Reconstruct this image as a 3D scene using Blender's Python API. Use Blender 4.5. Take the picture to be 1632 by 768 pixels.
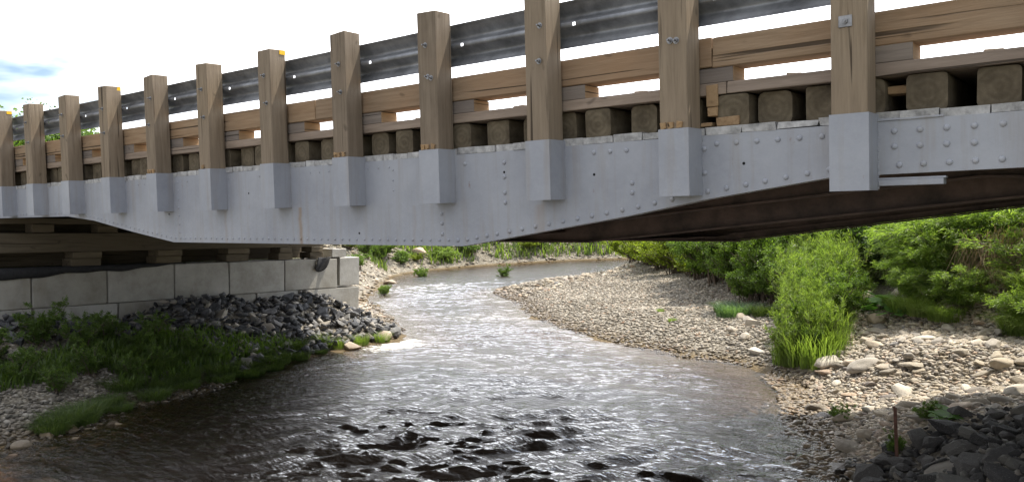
import bpy, bmesh, math, random
import numpy as np
from mathutils import Vector, Matrix, noise as mnoise
random.seed(7); rng = np.random.default_rng(11)
for o in list(bpy.data.objects): bpy.data.objects.remove(o)
SC = bpy.context.scene; COL = SC.collection
# ------------------------------------------------------------------ camera
CX, CY, CZ = 12.128, -4.433, 0.0
YAW, PIT, ROL = 2.2339, -0.0435, -0.0258
F = Vector((math.cos(YAW)*math.cos(PIT), math.sin(YAW)*math.cos(PIT), math.sin(PIT)))
R = Vector((math.sin(YAW), -math.cos(YAW), 0)); U = R.cross(F)
R2 = R*math.cos(ROL)+U*math.sin(ROL); U2 = U*math.cos(ROL)-R*math.sin(ROL)
cd = bpy.data.cameras.new('camera'); cam = bpy.data.objects.new('camera', cd); COL.objects.link(cam)
M = Matrix((R2, U2, -F)).transposed().to_4x4(); M.translation = Vector((CX, CY, CZ)); cam.matrix_world = M
cd.sensor_width = 36; cd.lens = 1300/1632*36; cd.clip_start = .05; cd.clip_end = 2000
SC.camera = cam
# ------------------------------------------------------------------ light
SUN_AZ, SUN_EL = math.radians(68), math.radians(65.5)
sd = Vector((math.cos(SUN_AZ)*math.cos(SUN_EL), math.sin(SUN_AZ)*math.cos(SUN_EL), math.sin(SUN_EL)))
sl = bpy.data.lights.new('sun', 'SUN'); sl.energy = 5.0; sl.angle = math.radians(.5); sl.color = (1, .93, .82)
so = bpy.data.objects.new('sun', sl); COL.objects.link(so); so.rotation_euler = sd.to_track_quat('Z', 'Y').to_euler(); so.location = sd*60
W = bpy.data.worlds.new('World'); SC.world = W; W.use_nodes = True
nt = W.node_tree; nt.nodes.clear()
def N(t, typ, **k):
    n = t.nodes.new(typ)
    for a, b in k.items():
        if a.startswith('i_'): n.inputs[a[2:].replace('_', ' ')].default_value = b
        else: setattr(n, a, b)
    return n
out = N(nt, 'ShaderNodeOutputWorld'); bg = N(nt, 'ShaderNodeBackground'); bg.inputs[1].default_value = .12
sky = N(nt, 'ShaderNodeTexSky', sky_type='NISHITA', sun_disc=False); sky.sun_elevation = SUN_EL; sky.sun_rotation = math.pi/2-SUN_AZ
tc = N(nt, 'ShaderNodeTexCoord'); mp = N(nt, 'ShaderNodeMapping'); mp.inputs['Scale'].default_value = (1, 1, 3.2); mp.inputs['Location'].default_value = (.3, .1, .2)
nz = N(nt, 'ShaderNodeTexNoise'); nz.inputs['Scale'].default_value = 1.6; nz.inputs['Detail'].default_value = 6; nz.inputs['Roughness'].default_value = .55
rp = N(nt, 'ShaderNodeValToRGB'); rp.color_ramp.elements[0].position = .375; rp.color_ramp.elements[1].position = .50
mx = N(nt, 'ShaderNodeMix', data_type='RGBA'); mx.inputs[7].default_value = (9.6, 9.7, 10.0, 1)
L = nt.links.new
L(tc.outputs['Generated'], mp.inputs[0]); L(mp.outputs[0], nz.inputs[0]); L(nz.outputs[0], rp.inputs[0]); L(rp.outputs[0], mx.inputs[0])
nrm = N(nt, 'ShaderNodeVectorMath', operation='NORMALIZE'); L(tc.outputs['Generated'], nrm.inputs[0])
dt = N(nt, 'ShaderNodeVectorMath', operation='DOT_PRODUCT'); dt.inputs[1].default_value = (math.cos(SUN_AZ+.55)*.9, math.sin(SUN_AZ+.55)*.9, .42); L(nrm.outputs[0], dt.inputs[0])
mr = N(nt, 'ShaderNodeMapRange', interpolation_type='SMOOTHSTEP'); mr.inputs['From Min'].default_value = -.1; mr.inputs['From Max'].default_value = 1.0; mr.inputs['To Min'].default_value = .62; mr.inputs['To Max'].default_value = 2.5; L(dt.outputs['Value'], mr.inputs[0])
vs_ = N(nt, 'ShaderNodeVectorMath', operation='SCALE'); vs_.inputs[0].default_value = (9.6, 9.75, 10.2); L(mr.outputs[0], vs_.inputs['Scale']); L(vs_.outputs[0], mx.inputs[7])
L(sky.outputs[0], mx.inputs[6]); L(mx.outputs[2], bg.inputs[0]); L(bg.outputs[0], out.inputs[0])
SC.render.engine = 'CYCLES'
SC.view_settings.view_transform = 'Standard'; SC.view_settings.look = 'None'; SC.view_settings.exposure = 0.58; SC.view_settings.gamma = 1
SC.cycles.max_bounces = 6; SC.cycles.transparent_max_bounces = 8
# ------------------------------------------------------------------ object helpers
def link(o, parent=None):
    COL.objects.link(o)
    if parent is not None: o.parent = parent
    return o
def tag(o, label=None, cat=None, group=None, kind=None):
    if label: o['label'] = label
    if cat: o['category'] = cat
    if group: o['group'] = group
    if kind: o['kind'] = kind
    return o
def empty(name, loc=(0, 0, 0), rz=0):
    o = bpy.data.objects.new(name, None); o.location = loc; o.rotation_euler = (0, 0, rz); o.empty_display_size = .2
    return link(o)
def mesh_np(name, V, Fq, mats, smooth=False):
    """V (n,3), Fq (m,k) index array -> mesh"""
    me = bpy.data.meshes.new(name); V = np.asarray(V, np.float32); Fq = np.asarray(Fq, np.int32); m, k = Fq.shape
    me.vertices.add(len(V)); me.vertices.foreach_set('co', V.ravel())
    me.loops.add(m*k); me.loops.foreach_set('vertex_index', Fq.ravel())
    me.polygons.add(m); me.polygons.foreach_set('loop_start', np.arange(0, m*k, k, dtype=np.int32))
    me.update(calc_edges=True); me.validate()
    if smooth: me.polygons.foreach_set('use_smooth', np.ones(len(me.polygons), bool))
    for q in (mats if isinstance(mats, (list, tuple)) else [mats]): me.materials.append(q)
    return me
class MB:
    def __init__(s): s.bm = bmesh.new()
    def box(s, x0, x1, y0, y1, z0, z1, jit=0, bevel=0, mat=0):
        b = bmesh.new()
        bmesh.ops.create_cube(b, size=1)
        for v in b.verts:
            v.co = Vector(((x0+x1)/2+v.co.x*(x1-x0), (y0+y1)/2+v.co.y*(y1-y0), (z0+z1)/2+v.co.z*(z1-z0)))
            if jit: v.co += Vector([random.uniform(-jit, jit) for _ in range(3)])
        if bevel: bmesh.ops.bevel(b, geom=b.edges[:], offset=bevel, segments=1, affect='EDGES')
        s._merge(b, mat)
    def prism(s, pts, y0, y1, mat=0):
        """pts in XZ extruded in Y"""
        b = bmesh.new(); a = [b.verts.new((x, y0, z)) for x, z in pts]; c = [b.verts.new((x, y1, z)) for x, z in pts]; n = len(pts)
        b.faces.new(a); b.faces.new(c[::-1])
        for i in range(n): b.faces.new((a[i], c[i], c[(i+1) % n], a[(i+1) % n]))
        bmesh.ops.recalc_face_normals(b, faces=b.faces[:]); s._merge(b, mat)
    def cyl(s, p, axis, r, h, seg=10, r2=None, mat=0):
        b = bmesh.new(); bmesh.ops.create_cone(b, cap_ends=True, segments=seg, radius1=r, radius2=r if r2 is None else r2, depth=h)
        q = Vector(axis).to_track_quat('Z', 'Y').to_matrix().to_4x4(); q.translation = Vector(p)+Vector(axis).normalized()*h/2
        bmesh.ops.transform(b, matrix=q, verts=b.verts[:]); s._merge(b, mat)
    def dome(s, p, axis, r, h):
        b = bmesh.new(); bmesh.ops.create_uvsphere(b, u_segments=10, v_segments=6, radius=r)
        for v in b.verts: v.co.z *= h/r
        q = Vector(axis).to_track_quat('Z', 'Y').to_matrix().to_4x4(); q.translation = Vector(p)
        bmesh.ops.transform(b, matrix=q, verts=b.verts[:])
        for f in b.faces: f.smooth = True
        s._merge(b, 0)
    def _merge(s, b, mat):
        for f in b.faces: f.material_index = mat
        me = bpy.data.meshes.new('t'); b.to_mesh(me); b.free(); s.bm.from_mesh(me); bpy.data.meshes.remove(me)
    def mesh(s, name, mats):
        me = bpy.data.meshes.new(name); s.bm.to_mesh(me); s.bm.free()
        for q in (mats if isinstance(mats, (list, tuple)) else [mats]): me.materials.append(q)
        return me
    def build(s, name, mats, parent=None, loc=(0, 0, 0)):
        o = bpy.data.objects.new(name, s.mesh(name, mats)); o.location = loc
        return link(o, parent)
# ------------------------------------------------------------------ materials
def mat(name):
    m = bpy.data.materials.new(name); m.use_nodes = True; t = m.node_tree
    p = t.nodes['Principled BSDF']; return m, t, p
def noise(t, vec, scale, detail=5, rough=.6, dist=0):
    n = N(t, 'ShaderNodeTexNoise'); n.inputs['Scale'].default_value = scale; n.inputs['Detail'].default_value = detail
    n.inputs['Roughness'].default_value = rough; n.inputs['Distortion'].default_value = dist
    if vec is not None: t.links.new(vec, n.inputs['Vector'])
    return n.outputs['Fac']
def ramp(t, fac, stops):
    r = N(t, 'ShaderNodeValToRGB'); e = r.color_ramp.elements
    while len(e) < len(stops): e.new(.5)
    for q, (p, c) in zip(e, stops):
        q.position = p; q.color = (c, c, c, 1) if isinstance(c, (int, float)) else (*c, 1)
    t.links.new(fac, r.inputs[0]); return r.outputs[0]
def mixc(t, fac, a, b, mode='MIX'):
    m = N(t, 'ShaderNodeMix', data_type='RGBA', blend_type=mode)
    for s, v in ((0, fac), (6, a), (7, b)):
        if isinstance(v, (int, float)): m.inputs[s].default_value = v if s == 0 else (v, v, v, 1)
        elif isinstance(v, tuple): m.inputs[s].default_value = (*v, 1)
        else: t.links.new(v, m.inputs[s])
    return m.outputs[2]
def mth(t, op, a, b=0.0, c=None):
    m = N(t, 'ShaderNodeMath', operation=op)
    for i, v in enumerate((a, b) if c is None else (a, b, c)):
        if isinstance(v, (int, float)): m.inputs[i].default_value = v
        else: t.links.new(v, m.inputs[i])
    return m.outputs[0]
def bump(t, p, h, strength=.4, dist=.01):
    b = N(t, 'ShaderNodeBump'); b.inputs['Strength'].default_value = strength; b.inputs['Distance'].default_value = dist
    t.links.new(h, b.inputs['Height']); t.links.new(b.outputs[0], p.inputs['Normal'])
def objvec(t, scale=(1, 1, 1), rnd=True, world=False):
    v = N(t, 'ShaderNodeNewGeometry').outputs['Position'] if world else N(t, 'ShaderNodeTexCoord').outputs['Object']
    m = N(t, 'ShaderNodeMapping'); m.inputs['Scale'].default_value = scale
    if rnd:
        oi = N(t, 'ShaderNodeObjectInfo'); a = N(t, 'ShaderNodeVectorMath', operation='ADD')
        r = mth(t, 'MULTIPLY', oi.outputs['Random'], 37.0)
        c = N(t, 'ShaderNodeCombineXYZ'); [t.links.new(r, c.inputs[i]) for i in range(3)]
        t.links.new(v, a.inputs[0]); t.links.new(c.outputs[0], a.inputs[1]); v = a.outputs[0]
    t.links.new(v, m.inputs[0]); return m.outputs[0]
def wood(name, axis, ca, cb, cc=None, grain=1., world=False, rough=.85):
    """timber with its grain along axis, knots and checks"""
    m, t, p = mat(name); s = [14, 14, 14]; s[axis] = .9
    v = objvec(t, tuple(x*grain for x in s), world=world)
    g = noise(t, v, 2.2, 7, .62, .5); g2 = noise(t, v, 9, 4, .6)
    c = ramp(t, g, [(.28, ca), (.62, cb)])
    c = mixc(t, mth(t, 'MULTIPLY', g2, .5), c, tuple(x*.55 for x in ca))
    c = mixc(t, 1.0, c, ramp(t, N(t, 'ShaderNodeObjectInfo').outputs['Random'], [(0, (.72, .72, .74)), (.5, (.92, .92, .92)), (1, (1.08, 1.05, 1.0))]), 'MULTIPLY')
    v2 = objvec(t, (1, 1, 1), world=world); big = noise(t, v2, 1.7, 4, .6)
    c = mixc(t, ramp(t, big, [(.4, 0), (.72, .75)]), c, cc or tuple(x*.6 for x in cb))
    vs = [5, 5, 5]; vs[axis] = 2.4
    vo = N(t, 'ShaderNodeTexVoronoi'); vo.inputs['Scale'].default_value = 1.1; va = N(t, 'ShaderNodeVectorMath', operation='ADD'); t.links.new(objvec(t, tuple(vs), world=world), va.inputs[0]); nn_ = N(t, 'ShaderNodeTexNoise'); nn_.inputs['Scale'].default_value = 1.3; t.links.new(objvec(t, (3, 3, 3), world=world), nn_.inputs['Vector']); t.links.new(nn_.outputs['Color'], va.inputs[1]); t.links.new(va.outputs[0], vo.inputs['Vector'])
    kn = ramp(t, vo.outputs['Distance'], [(.05, 1), (.11, 0)]); c = mixc(t, mth(t, 'MULTIPLY', kn, .5), c, tuple(x*.35 for x in ca))
    sc = [26, 26, 26]; sc[axis] = .55
    ck = ramp(t, noise(t, objvec(t, tuple(sc), world=world), 1.0, 2, .4, 1.0), [(.30, 1), (.345, 0)])
    c = mixc(t, mth(t, 'MULTIPLY', ck, .8), c, (.03, .022, .016))
    t.links.new(c, p.inputs['Base Color']); p.inputs['Roughness'].default_value = rough; p.inputs['Specular IOR Level'].default_value = .2
    bump(t, p, mth(t, 'SUBTRACT', mth(t, 'ADD', g, mth(t, 'MULTIPLY', g2, .4)), mth(t, 'MULTIPLY', ck, 1.2)), .7, .006)
    return m
MW = {}
MW['post'] = wood('weathered_post_timber', 2, (.20, .155, .11), (.37, .30, .22), (.27, .215, .16))
MW['curb'] = wood('fresh_curb_timber', 0, (.29, .20, .125), (.45, .33, .22), (.34, .215, .125))
MW['board'] = wood('grey_deck_board', 0, (.24, .19, .15), (.42, .34, .28))
MW['block'] = wood('scupper_block_timber', 0, (.20, .17, .15), (.34, .29, .25))
MW['fresh'] = wood('fresh_sawn_wood', 1, (.36, .235, .13), (.55, .38, .22))
MW['crib'] = wood('crib_timber', 1, (.12, .10, .07), (.22, .18, .125), (.13, .105, .07))
def treated():
    m, t, p = mat('treated_tie_timber'); g = N(t, 'ShaderNodeTexCoord').outputs['Object']
    v = objvec(t); a = noise(t, v, 6, 6, .65); b = noise(t, objvec(t, (30, 1, 30)), 1, 4)
    c = ramp(t, a, [(.3, (.08, .065, .045)), (.55, (.18, .15, .105)), (.75, (.25, .205, .145))])
    wv = N(t, 'ShaderNodeTexWave', wave_type='RINGS', rings_direction='Y'); wv.inputs['Scale'].default_value = 9; wv.inputs['Distortion'].default_value = 3; wv.inputs['Detail'].default_value = 3
    t.links.new(g, wv.inputs['Vector'])
    c = mixc(t, mth(t, 'MULTIPLY', wv.outputs['Fac'], .22), c, (.06, .045, .03)); c = mixc(t, mth(t, 'MULTIPLY', b, .3), c, (.05, .04, .03))
    t.links.new(c, p.inputs['Base Color']); p.inputs['Roughness'].default_value = .95; p.inputs['Specular IOR Level'].default_value = .1
    bump(t, p, mth(t, 'ADD', a, mth(t, 'MULTIPLY', wv.outputs['Fac'], .2)), .8, .012); return m
MW['tie'] = treated()
def paint():
    m, t, p = mat('grey_painted_steel'); w = N(t, 'ShaderNodeNewGeometry').outputs['Position']
    def wn(sc, s, d=5, r=.6):
        q = N(t, 'ShaderNodeMapping'); q.inputs['Scale'].default_value = sc; t.links.new(w, q.inputs[0]); return noise(t, q.outputs[0], s, d, r)
    big = wn((1, 1, 1), 1.6, 6, .65); fine = wn((1, 1, 1), 22, 4, .7); drip = wn((7, 7, .45), 1.6, 5, .65)
    c = ramp(t, big, [(.3, (.30, .318, .365)), (.7, (.395, .415, .46))])
    c = mixc(t, ramp(t, fine, [(.45, 0), (.75, .18)]), c, (.48, .49, .52))
    c = mixc(t, ramp(t, drip, [(.50, 0), (.72, .6)]), c, (.30, .275, .25))
    rs = wn((1, 1, 1), 9, 8, .75); rs2 = wn((14, 14, 1.1), 1.0, 6, .7)
    c = mixc(t, ramp(t, mth(t, 'MULTIPLY', rs, rs2), [(.375, 0), (.43, .6)]), c, (.20, .12, .07))
    # the two rust runs below the posts
    sx = N(t, 'ShaderNodeSeparateXYZ'); t.links.new(w, sx.inputs[0])
    wob = mth(t, 'MULTIPLY', mth(t, 'SUBTRACT', wn((1, 1, 5), 1.2, 3), .5), .06)
    for X0, wd, zt, k in ((6.12, .030, .03, .75), (8.77, .05, .0, .3), (4.95, .03, .02, .28), (10.0, .03, .0, .35), (7.55, .02, .02, .2)):
        dx = mth(t, 'ABSOLUTE', mth(t, 'ADD', mth(t, 'SUBTRACT', sx.outputs[0], X0), wob))
        band = mth(t, 'SUBTRACT', 1.0, mth(t, 'DIVIDE', dx, wd)); band = N(t, 'ShaderNodeClamp').outputs[0] if False else mth(t, 'MAXIMUM', band, 0)
        on = mth(t, 'LESS_THAN', sx.outputs[2], zt)
        c = mixc(t, mth(t, 'MULTIPLY', mth(t, 'MULTIPLY', mth(t, 'POWER', band, .6), on), k), c, (.30, .22, .15))
    t.links.new(c, p.inputs['Base Color']); p.inputs['Roughness'].default_value = .48; p.inputs['Specular IOR Level'].default_value = .35
    bump(t, p, mth(t, 'ADD', mth(t, 'MULTIPLY', big, 1.5), mth(t, 'MULTIPLY', rs, .25)), .35, .02); return m
MW['paint'] = paint()
def simple(name, col, rough=.7, metal=0, var=.25, scale=8, bmp=.2, spec=.4):
    m, t, p = mat(name); v = objvec(t); a = noise(t, v, scale, 6, .65)
    c = ramp(t, a, [(.3, tuple(x*(1-var) for x in col)), (.7, tuple(min(1, x*(1+var)) for x in col))])
    t.links.new(c, p.inputs['Base Color']); p.inputs['Roughness'].default_value = rough; p.inputs['Metallic'].default_value = metal; p.inputs['Specular IOR Level'].default_value = spec
    bump(t, p, a, bmp, .01); return m
MW['flaky'] = simple('flaking_grey_floor_paint', (.40, .40, .40), .8, 0, .45, 16, .9)
MW['rust'] = simple('brown_primer_steel', (.085, .055, .045), .6, 0, .6, 5, .3)
MW['rail'] = simple('galvanised_rail', (.27, .28, .30), .5, .6, .45, 5, .15)
MW['bolt'] = simple('galvanised_bolt', (.30, .30, .31), .45, .8, .3, 20, .1)
MW['yellow'] = simple('yellow_reflector', (.85, .50, .01), .4, 0, .05, 20, 0)
MW['hole'] = simple('dark_hole', (.01, .01, .01), .9, 0, .1, 5, 0)
MW['fabric'] = simple('black_geotextile', (.022, .022, .024), .8, 0, .4, 20, .4)
MW['stake'] = simple('rusty_stake', (.13, .065, .045), .85, 0, .45, 25, .6)
def concrete():
    m, t, p = mat('block_concrete'); v = objvec(t); a = noise(t, v, 2.2, 8, .7); b = noise(t, v, 24, 5, .7)
    c = ramp(t, a, [(.3, (.32, .305, .27)), (.52, (.47, .46, .43)), (.75, (.57, .56, .53))])
    c = mixc(t, 1.0, c, ramp(t, N(t, 'ShaderNodeObjectInfo').outputs['Random'], [(0, (.74, .72, .68)), (1, (1.0, 1.0, 1.0))]), 'MULTIPLY')
    c = mixc(t, ramp(t, b, [(.55, 0), (.75, .35)]), c, (.26, .25, .23))
    d = noise(t, objvec(t, (3, 3, .6)), 1.3, 5, .6); c = mixc(t, ramp(t, d, [(.55, 0), (.75, .45)]), c, (.29, .26, .21))
    t.links.new(c, p.inputs['Base Color']); p.inputs['Roughness'].default_value = .9; p.inputs['Specular IOR Level'].default_value = .2
    bump(t, p, mth(t, 'ADD', a, mth(t, 'MULTIPLY', b, .4)), .5, .02); return m
MW['conc'] = concrete()
def stone(name, stops, island=False, rough=.8, spec=.3, sc=9, wetz=True):
    """stone whose tint comes from a random number per rock; darker and glossier where it stands in the water"""
    m, t, p = mat(name)
    r = N(t, 'ShaderNodeNewGeometry').outputs['Random Per Island'] if island else N(t, 'ShaderNodeObjectInfo').outputs['Random']
    c = ramp(t, r, stops)
    v = objvec(t, rnd=not island); a = noise(t, v, sc, 6, .7); b = noise(t, v, sc*4, 4, .7)
    c = mixc(t, ramp(t, a, [(.35, 0), (.7, .45)]), c, mixc(t, 1.0, c, (.55, .5, .45), 'MULTIPLY'))
    c = mixc(t, ramp(t, b, [(.55, 0), (.75, .3)]), c, (.5, .48, .43))
    if wetz:
        sx = N(t, 'ShaderNodeSeparateXYZ'); t.links.new(N(t, 'ShaderNodeNewGeometry').outputs['Position'], sx.inputs[0])
        wet = N(t, 'ShaderNodeMapRange'); wet.inputs['From Min'].default_value = -2.27; wet.inputs['From Max'].default_value = -2.19; wet.inputs['To Min'].default_value = 1; wet.inputs['To Max'].default_value = 0
        t.links.new(sx.outputs[2], wet.inputs[0]); c = mixc(t, mth(t, 'MULTIPLY', wet.outputs[0], .85), c, mixc(t, 1.0, c, (.44, .36, .25), 'MULTIPLY'))
        t.links.new(mth(t, 'SUBTRACT', rough, mth(t, 'MULTIPLY', wet.outputs[0], .5)), p.inputs['Roughness'])
    else: p.inputs['Roughness'].default_value = rough
    t.links.new(c, p.inputs['Base Color']); p.inputs['Specular IOR Level'].default_value = spec
    bump(t, p, mth(t, 'ADD', a, mth(t, 'MULTIPLY', b, .35)), .5, .02); return m
SLATE = [(0, (.038, .040, .045)), (.3, (.072, .075, .082)), (.6, (.115, .115, .12)), (.85, (.19, .185, .175)), (.94, (.34, .31, .26))]
PALE = [(0, (.16, .14, .12)), (.2, (.34, .30, .235)), (.45, (.46, .39, .29)), (.65, (.30, .275, .24)), (.8, (.56, .51, .42)), (.92, (.42, .31, .22)), (1, (.19, .19, .19))]
BAR = [(0, (.13, .115, .09)), (.25, (.28, .245, .195)), (.5, (.38, .34, .275)), (.75, (.22, .205, .18)), (.92, (.46, .42, .35)), (1, (.30, .19, .12))]
MW['slate'] = stone('dark_slate_stone', SLATE); MW['slate_i'] = stone('dark_slate_chips', SLATE, True)
SLATE_D = [(0, (.030, .029, .028)), (.35, (.055, .053, .052)), (.65, (.085, .08, .075)), (.85, (.12, .115, .10)), (.95, (.20, .18, .15))]  # darker copy of the slate, with the heap's shade put into the colour
MW['slate_d'] = stone('shade_darkened_slate', SLATE_D); MW['slate_di'] = stone('shade_darkened_chips', SLATE_D, True); MW['pale'] = stone('pale_river_stone', PALE); MW['beach_i'] = stone('dull_beach_gravel', [(0, (.07, .065, .055)), (.4, (.16, .145, .12)), (.8, (.24, .22, .19)), (1, (.36, .34, .30))], True); MW['pale_i'] = stone('pale_river_pebbles', PALE, True); MW['bar_i'] = stone('grey_bar_gravel', BAR, True)
MW['brownrock'] = stone('brown_boulder', [(0, (.13, .10, .075)), (1, (.19, .15, .11))])
MW['palerock'] = stone('cream_boulder', [(0, (.50, .45, .37)), (.5, (.40, .33, .25)), (1, (.55, .51, .44))])
def leafm(name, ca, cb, trans=.45, dry=None):
    m, t, p = mat(name); t.nodes.remove(p); o = t.nodes['Material Output']
    r = N(t, 'ShaderNodeNewGeometry').outputs['Random Per Island']; v = objvec(t); a = noise(t, v, 2.2, 3)
    st = [(0, ca), (.8, cb)]
    if dry: st.append((.93, dry))
    c = ramp(t, mth(t, 'ADD', mth(t, 'MULTIPLY', r, .6), mth(t, 'MULTIPLY', a, .42)), st)
    d = N(t, 'ShaderNodeBsdfDiffuse'); tr = N(t, 'ShaderNodeBsdfTranslucent'); mx = N(t, 'ShaderNodeMixShader'); mx.inputs[0].default_value = trans
    g = N(t, 'ShaderNodeBsdfGlossy'); g.inputs['Roughness'].default_value = .45; g.inputs[0].default_value = (.5, .5, .5, 1); m2 = N(t, 'ShaderNodeMixShader'); m2.inputs[0].default_value = .05
    t.links.new(c, d.inputs[0]); t.links.new(mixc(t, 1.0, c, (1.55, 1.72, .6), 'MULTIPLY'), tr.inputs[0])
    t.links.new(d.outputs[0], mx.inputs[1]); t.links.new(tr.outputs[0], mx.inputs[2]); t.links.new(mx.outputs[0], m2.inputs[1]); t.links.new(g.outputs[0], m2.inputs[2])
    t.links.new(m2.outputs[0], o.inputs[0]); return m
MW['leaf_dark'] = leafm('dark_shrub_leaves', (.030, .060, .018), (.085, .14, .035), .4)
MW['leaf_mid'] = leafm('green_shrub_leaves', (.055, .10, .022), (.15, .22, .05), .45)
MW['leaf_yel'] = leafm('yellow_green_leaves', (.11, .15, .02), (.26, .31, .045), .45)
MW['leaf_willow'] = leafm('willow_leaves', (.085, .14, .032), (.23, .30, .09), .58, (.30, .27, .13))
MW['grass'] = leafm('bright_grass', (.085, .135, .035), (.20, .26, .075), .5, (.33, .28, .14))
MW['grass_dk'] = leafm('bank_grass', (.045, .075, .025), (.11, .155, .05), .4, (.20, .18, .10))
MW['weed'] = leafm('weed_leaves', (.040, .075, .018), (.12, .18, .045), .45)
MW['dry'] = leafm('dry_roots_grass', (.16, .11, .06), (.30, .22, .13), .25)
MW['needle'] = leafm('conifer_needles', (.012, .030, .014), (.035, .07, .028), .15)
MW['bark'] = simple('shrub_bark', (.13, .10, .075), .9, 0, .4, 20, .5)
MW['broad'] = leafm('butterbur_leaves', (.08, .17, .04), (.14, .26, .07), .4)
# ------------------------------------------------------------------ terrain function
WZ = -2.3
BANK_L = [(4.5, -24), (4.3, -8), (3.5, -3), (2.9, -1.3), (2.85, -.5), (2.3, .3), (2.1, 1.6), (1.75, 3.3), (1.5, 4.7), (1.75, 5.5), (1.0, 6.2), (0, 7), (-1.5, 8), (-3.4, 9.3), (-6.2, 12.3), (-8.3, 14.8), (-9, 17.2), (-8.3, 19.9), (-6.7, 23.1), (-4.3, 25.2), (-1, 27.3), (5, 29), (16, 30), (30, 36), (60, 40)]
BANK_R = [(60, 33), (30, 30), (16, 25.5), (6, 24.3), (.5, 22.5), (-1.2, 20.2), (-1.6, 18.2), (-1.4, 16.5), (-2.1, 14.3), (-2.0, 13.1), (-1.2, 12.1), (.3, 11), (1.9, 9.4), (3.5, 8.2), (5.45, 7.15), (6.8, 6.65), (7.6, 6.6), (8.4, 6.05), (8.9, 5.4), (9.5, 3.9), (9.85, 3.1), (10.3, 2.3), (10.9, .3), (11.1, -3), (11.4, -8), (11.2, -24)]
POLY = np.array(BANK_L+BANK_R)
CTRL = np.array([(-.5, 0, -1.45), (-.5, 3, -1.45), (-.5, 5, -1.6), (-.5, 6.5, -1.85), (.5, 6.9, -2.1), (1, 1.5, -1.85), (1.0, 3.5, -1.9), (.8, 5, -1.95), (1, -.8, -2.0), (2, -1, -2.15), (0, -2, -1.7), (-3, -5, -1.2), (-1.5, 7.6, -2.0),
 (-4, 10.6, -1.95), (-6.7, 11.6, -1.55), (-9, 13, -1.1), (-10.5, 17, -1.45), (-11, 22, -1.2), (-8, 27, -1.4), (-2, 31, -1.2), (-15, 20, -.5), (-25, 20, .1), (-20, 35, .2), (0, 45, .3), (-40, 10, 1.2), (-40, 40, 2), (-12, 5, -.3), (-20, -10, 0),
 (0, 12.5, -2.2), (2, 12, -2.17), (4, 10.5, -2.15), (5.5, 9.3, -2.1), (6.5, 8, -2.15), (1, 15, -2.1), (3, 15, -1.95), (7.3, 8.4, -2.0), (8.6, 8.6, -1.7), (9.4, 6.6, -1.8), (10.2, 6.3, -1.72), (11, 6, -1.65), (10.3, 4.5, -2.03), (11.3, 3.9, -1.88), (11.5, 1.5, -1.62), (11.2, 2.7, -1.82), (13, 0, -1.4), (12.1, -4.4, -1.7), (13, 3, -1.25), (14, 6, -.6), (12, 9.4, -.5), (10.5, 7.75, -1.0), (11.3, 7.4, -.95), (10.4, 9.6, -.8), (14, 12, 0), (8, 13, -1.1), (6, 14, -1.3), (4, 18, -1.4), (1, 21, -1.8), (8, 20, -.6), (20, 20, .5), (20, 0, .5), (25, -15, .5), (15, -10, -.8), (30, 50, 2), (60, 20, 2), (0, 90, 5), (-80, 50, 6), (60, 70, 6), (-60, 0, 3)])
def sdist(x, y):
    """signed distance to the water's edge, positive on land"""
    x = np.asarray(x, float); y = np.asarray(y, float); d = np.full(x.shape, 1e9); ins = np.zeros(x.shape, bool); n = len(POLY)
    for i in range(n):
        ax, ay = POLY[i]; bx, by = POLY[(i+1) % n]; ex, ey = bx-ax, by-ay
        tt = np.clip(((x-ax)*ex+(y-ay)*ey)/(ex*ex+ey*ey), 0, 1); d = np.minimum(d, np.hypot(x-ax-tt*ex, y-ay-tt*ey))
        c = (ay > y) != (by > y)
        with np.errstate(divide='ignore', invalid='ignore'): xi = ex*(y-ay)/(by-ay if by != ay else 1e-9)+ax
        ins ^= c & (x < xi)
    return np.where(ins, -d, d)
def vnoise(x, y, s, seed=0):
    x = np.asarray(x)*s+seed*17.3; y = np.asarray(y)*s+seed*5.1; xi = np.floor(x).astype(np.int64); yi = np.floor(y).astype(np.int64); fx = x-xi; fy = y-yi
    fx = fx*fx*(3-2*fx); fy = fy*fy*(3-2*fy)
    def h(a, b):
        k = (a*374761393+b*668265263+seed*144665) & 0x7fffffff; k = ((k ^ (k >> 13))*1274126177) & 0x7fffffff; return (k % 65536)/65536.
    return (h(xi, yi)*(1-fx)+h(xi+1, yi)*fx)*(1-fy)+(h(xi, yi+1)*(1-fx)+h(xi+1, yi+1)*fx)*fy
def sstep(t): t = np.clip(t, 0, 1); return t*t*(3-2*t)
def height(x, y):
    x = np.asarray(x, float); y = np.asarray(y, float); d = sdist(x, y)
    num = np.zeros(x.shape); den = np.zeros(x.shape)
    for cx, cy, cz in CTRL:
        w = 1/((x-cx)**2+(y-cy)**2+.12)**1.6; num += w*cz; den += w
    H = num/den
    # approach fill behind the concrete wall
    e = sstep((-1.3-x)/1.2)*sstep((y+2.4)/2)*sstep((8.2-y)/2.2); H = H*(1-e)+e*.55
    # fill under the right-hand end of the bridge
    e = sstep((x-13.4)/.8)*sstep((y+1.8)/1.5)*sstep((7-y)/1.5)*sstep((40-x)/5); H = H*(1-e)+e*.0
    land = WZ+(H-WZ)*sstep(d/1.5+.12)+.05*(vnoise(x, y, 1.1, 3)-.4)*sstep(d/1.0)
    dp = 2.6-1.2*np.exp(-((x-3.5)**2+(y+1.5)**2)/3)
    bed = WZ-.02-.50*sstep(-d/np.where(x < 4, 3.4, 3.0))+.05*(vnoise(x, y, 2.3, 5)-.5)
    return np.where(d > 0, np.maximum(land, WZ+.0), bed+.03*np.exp(d*4))
def gheight(x, y): return float(height(np.array([x]), np.array([y]))[0])
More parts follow.
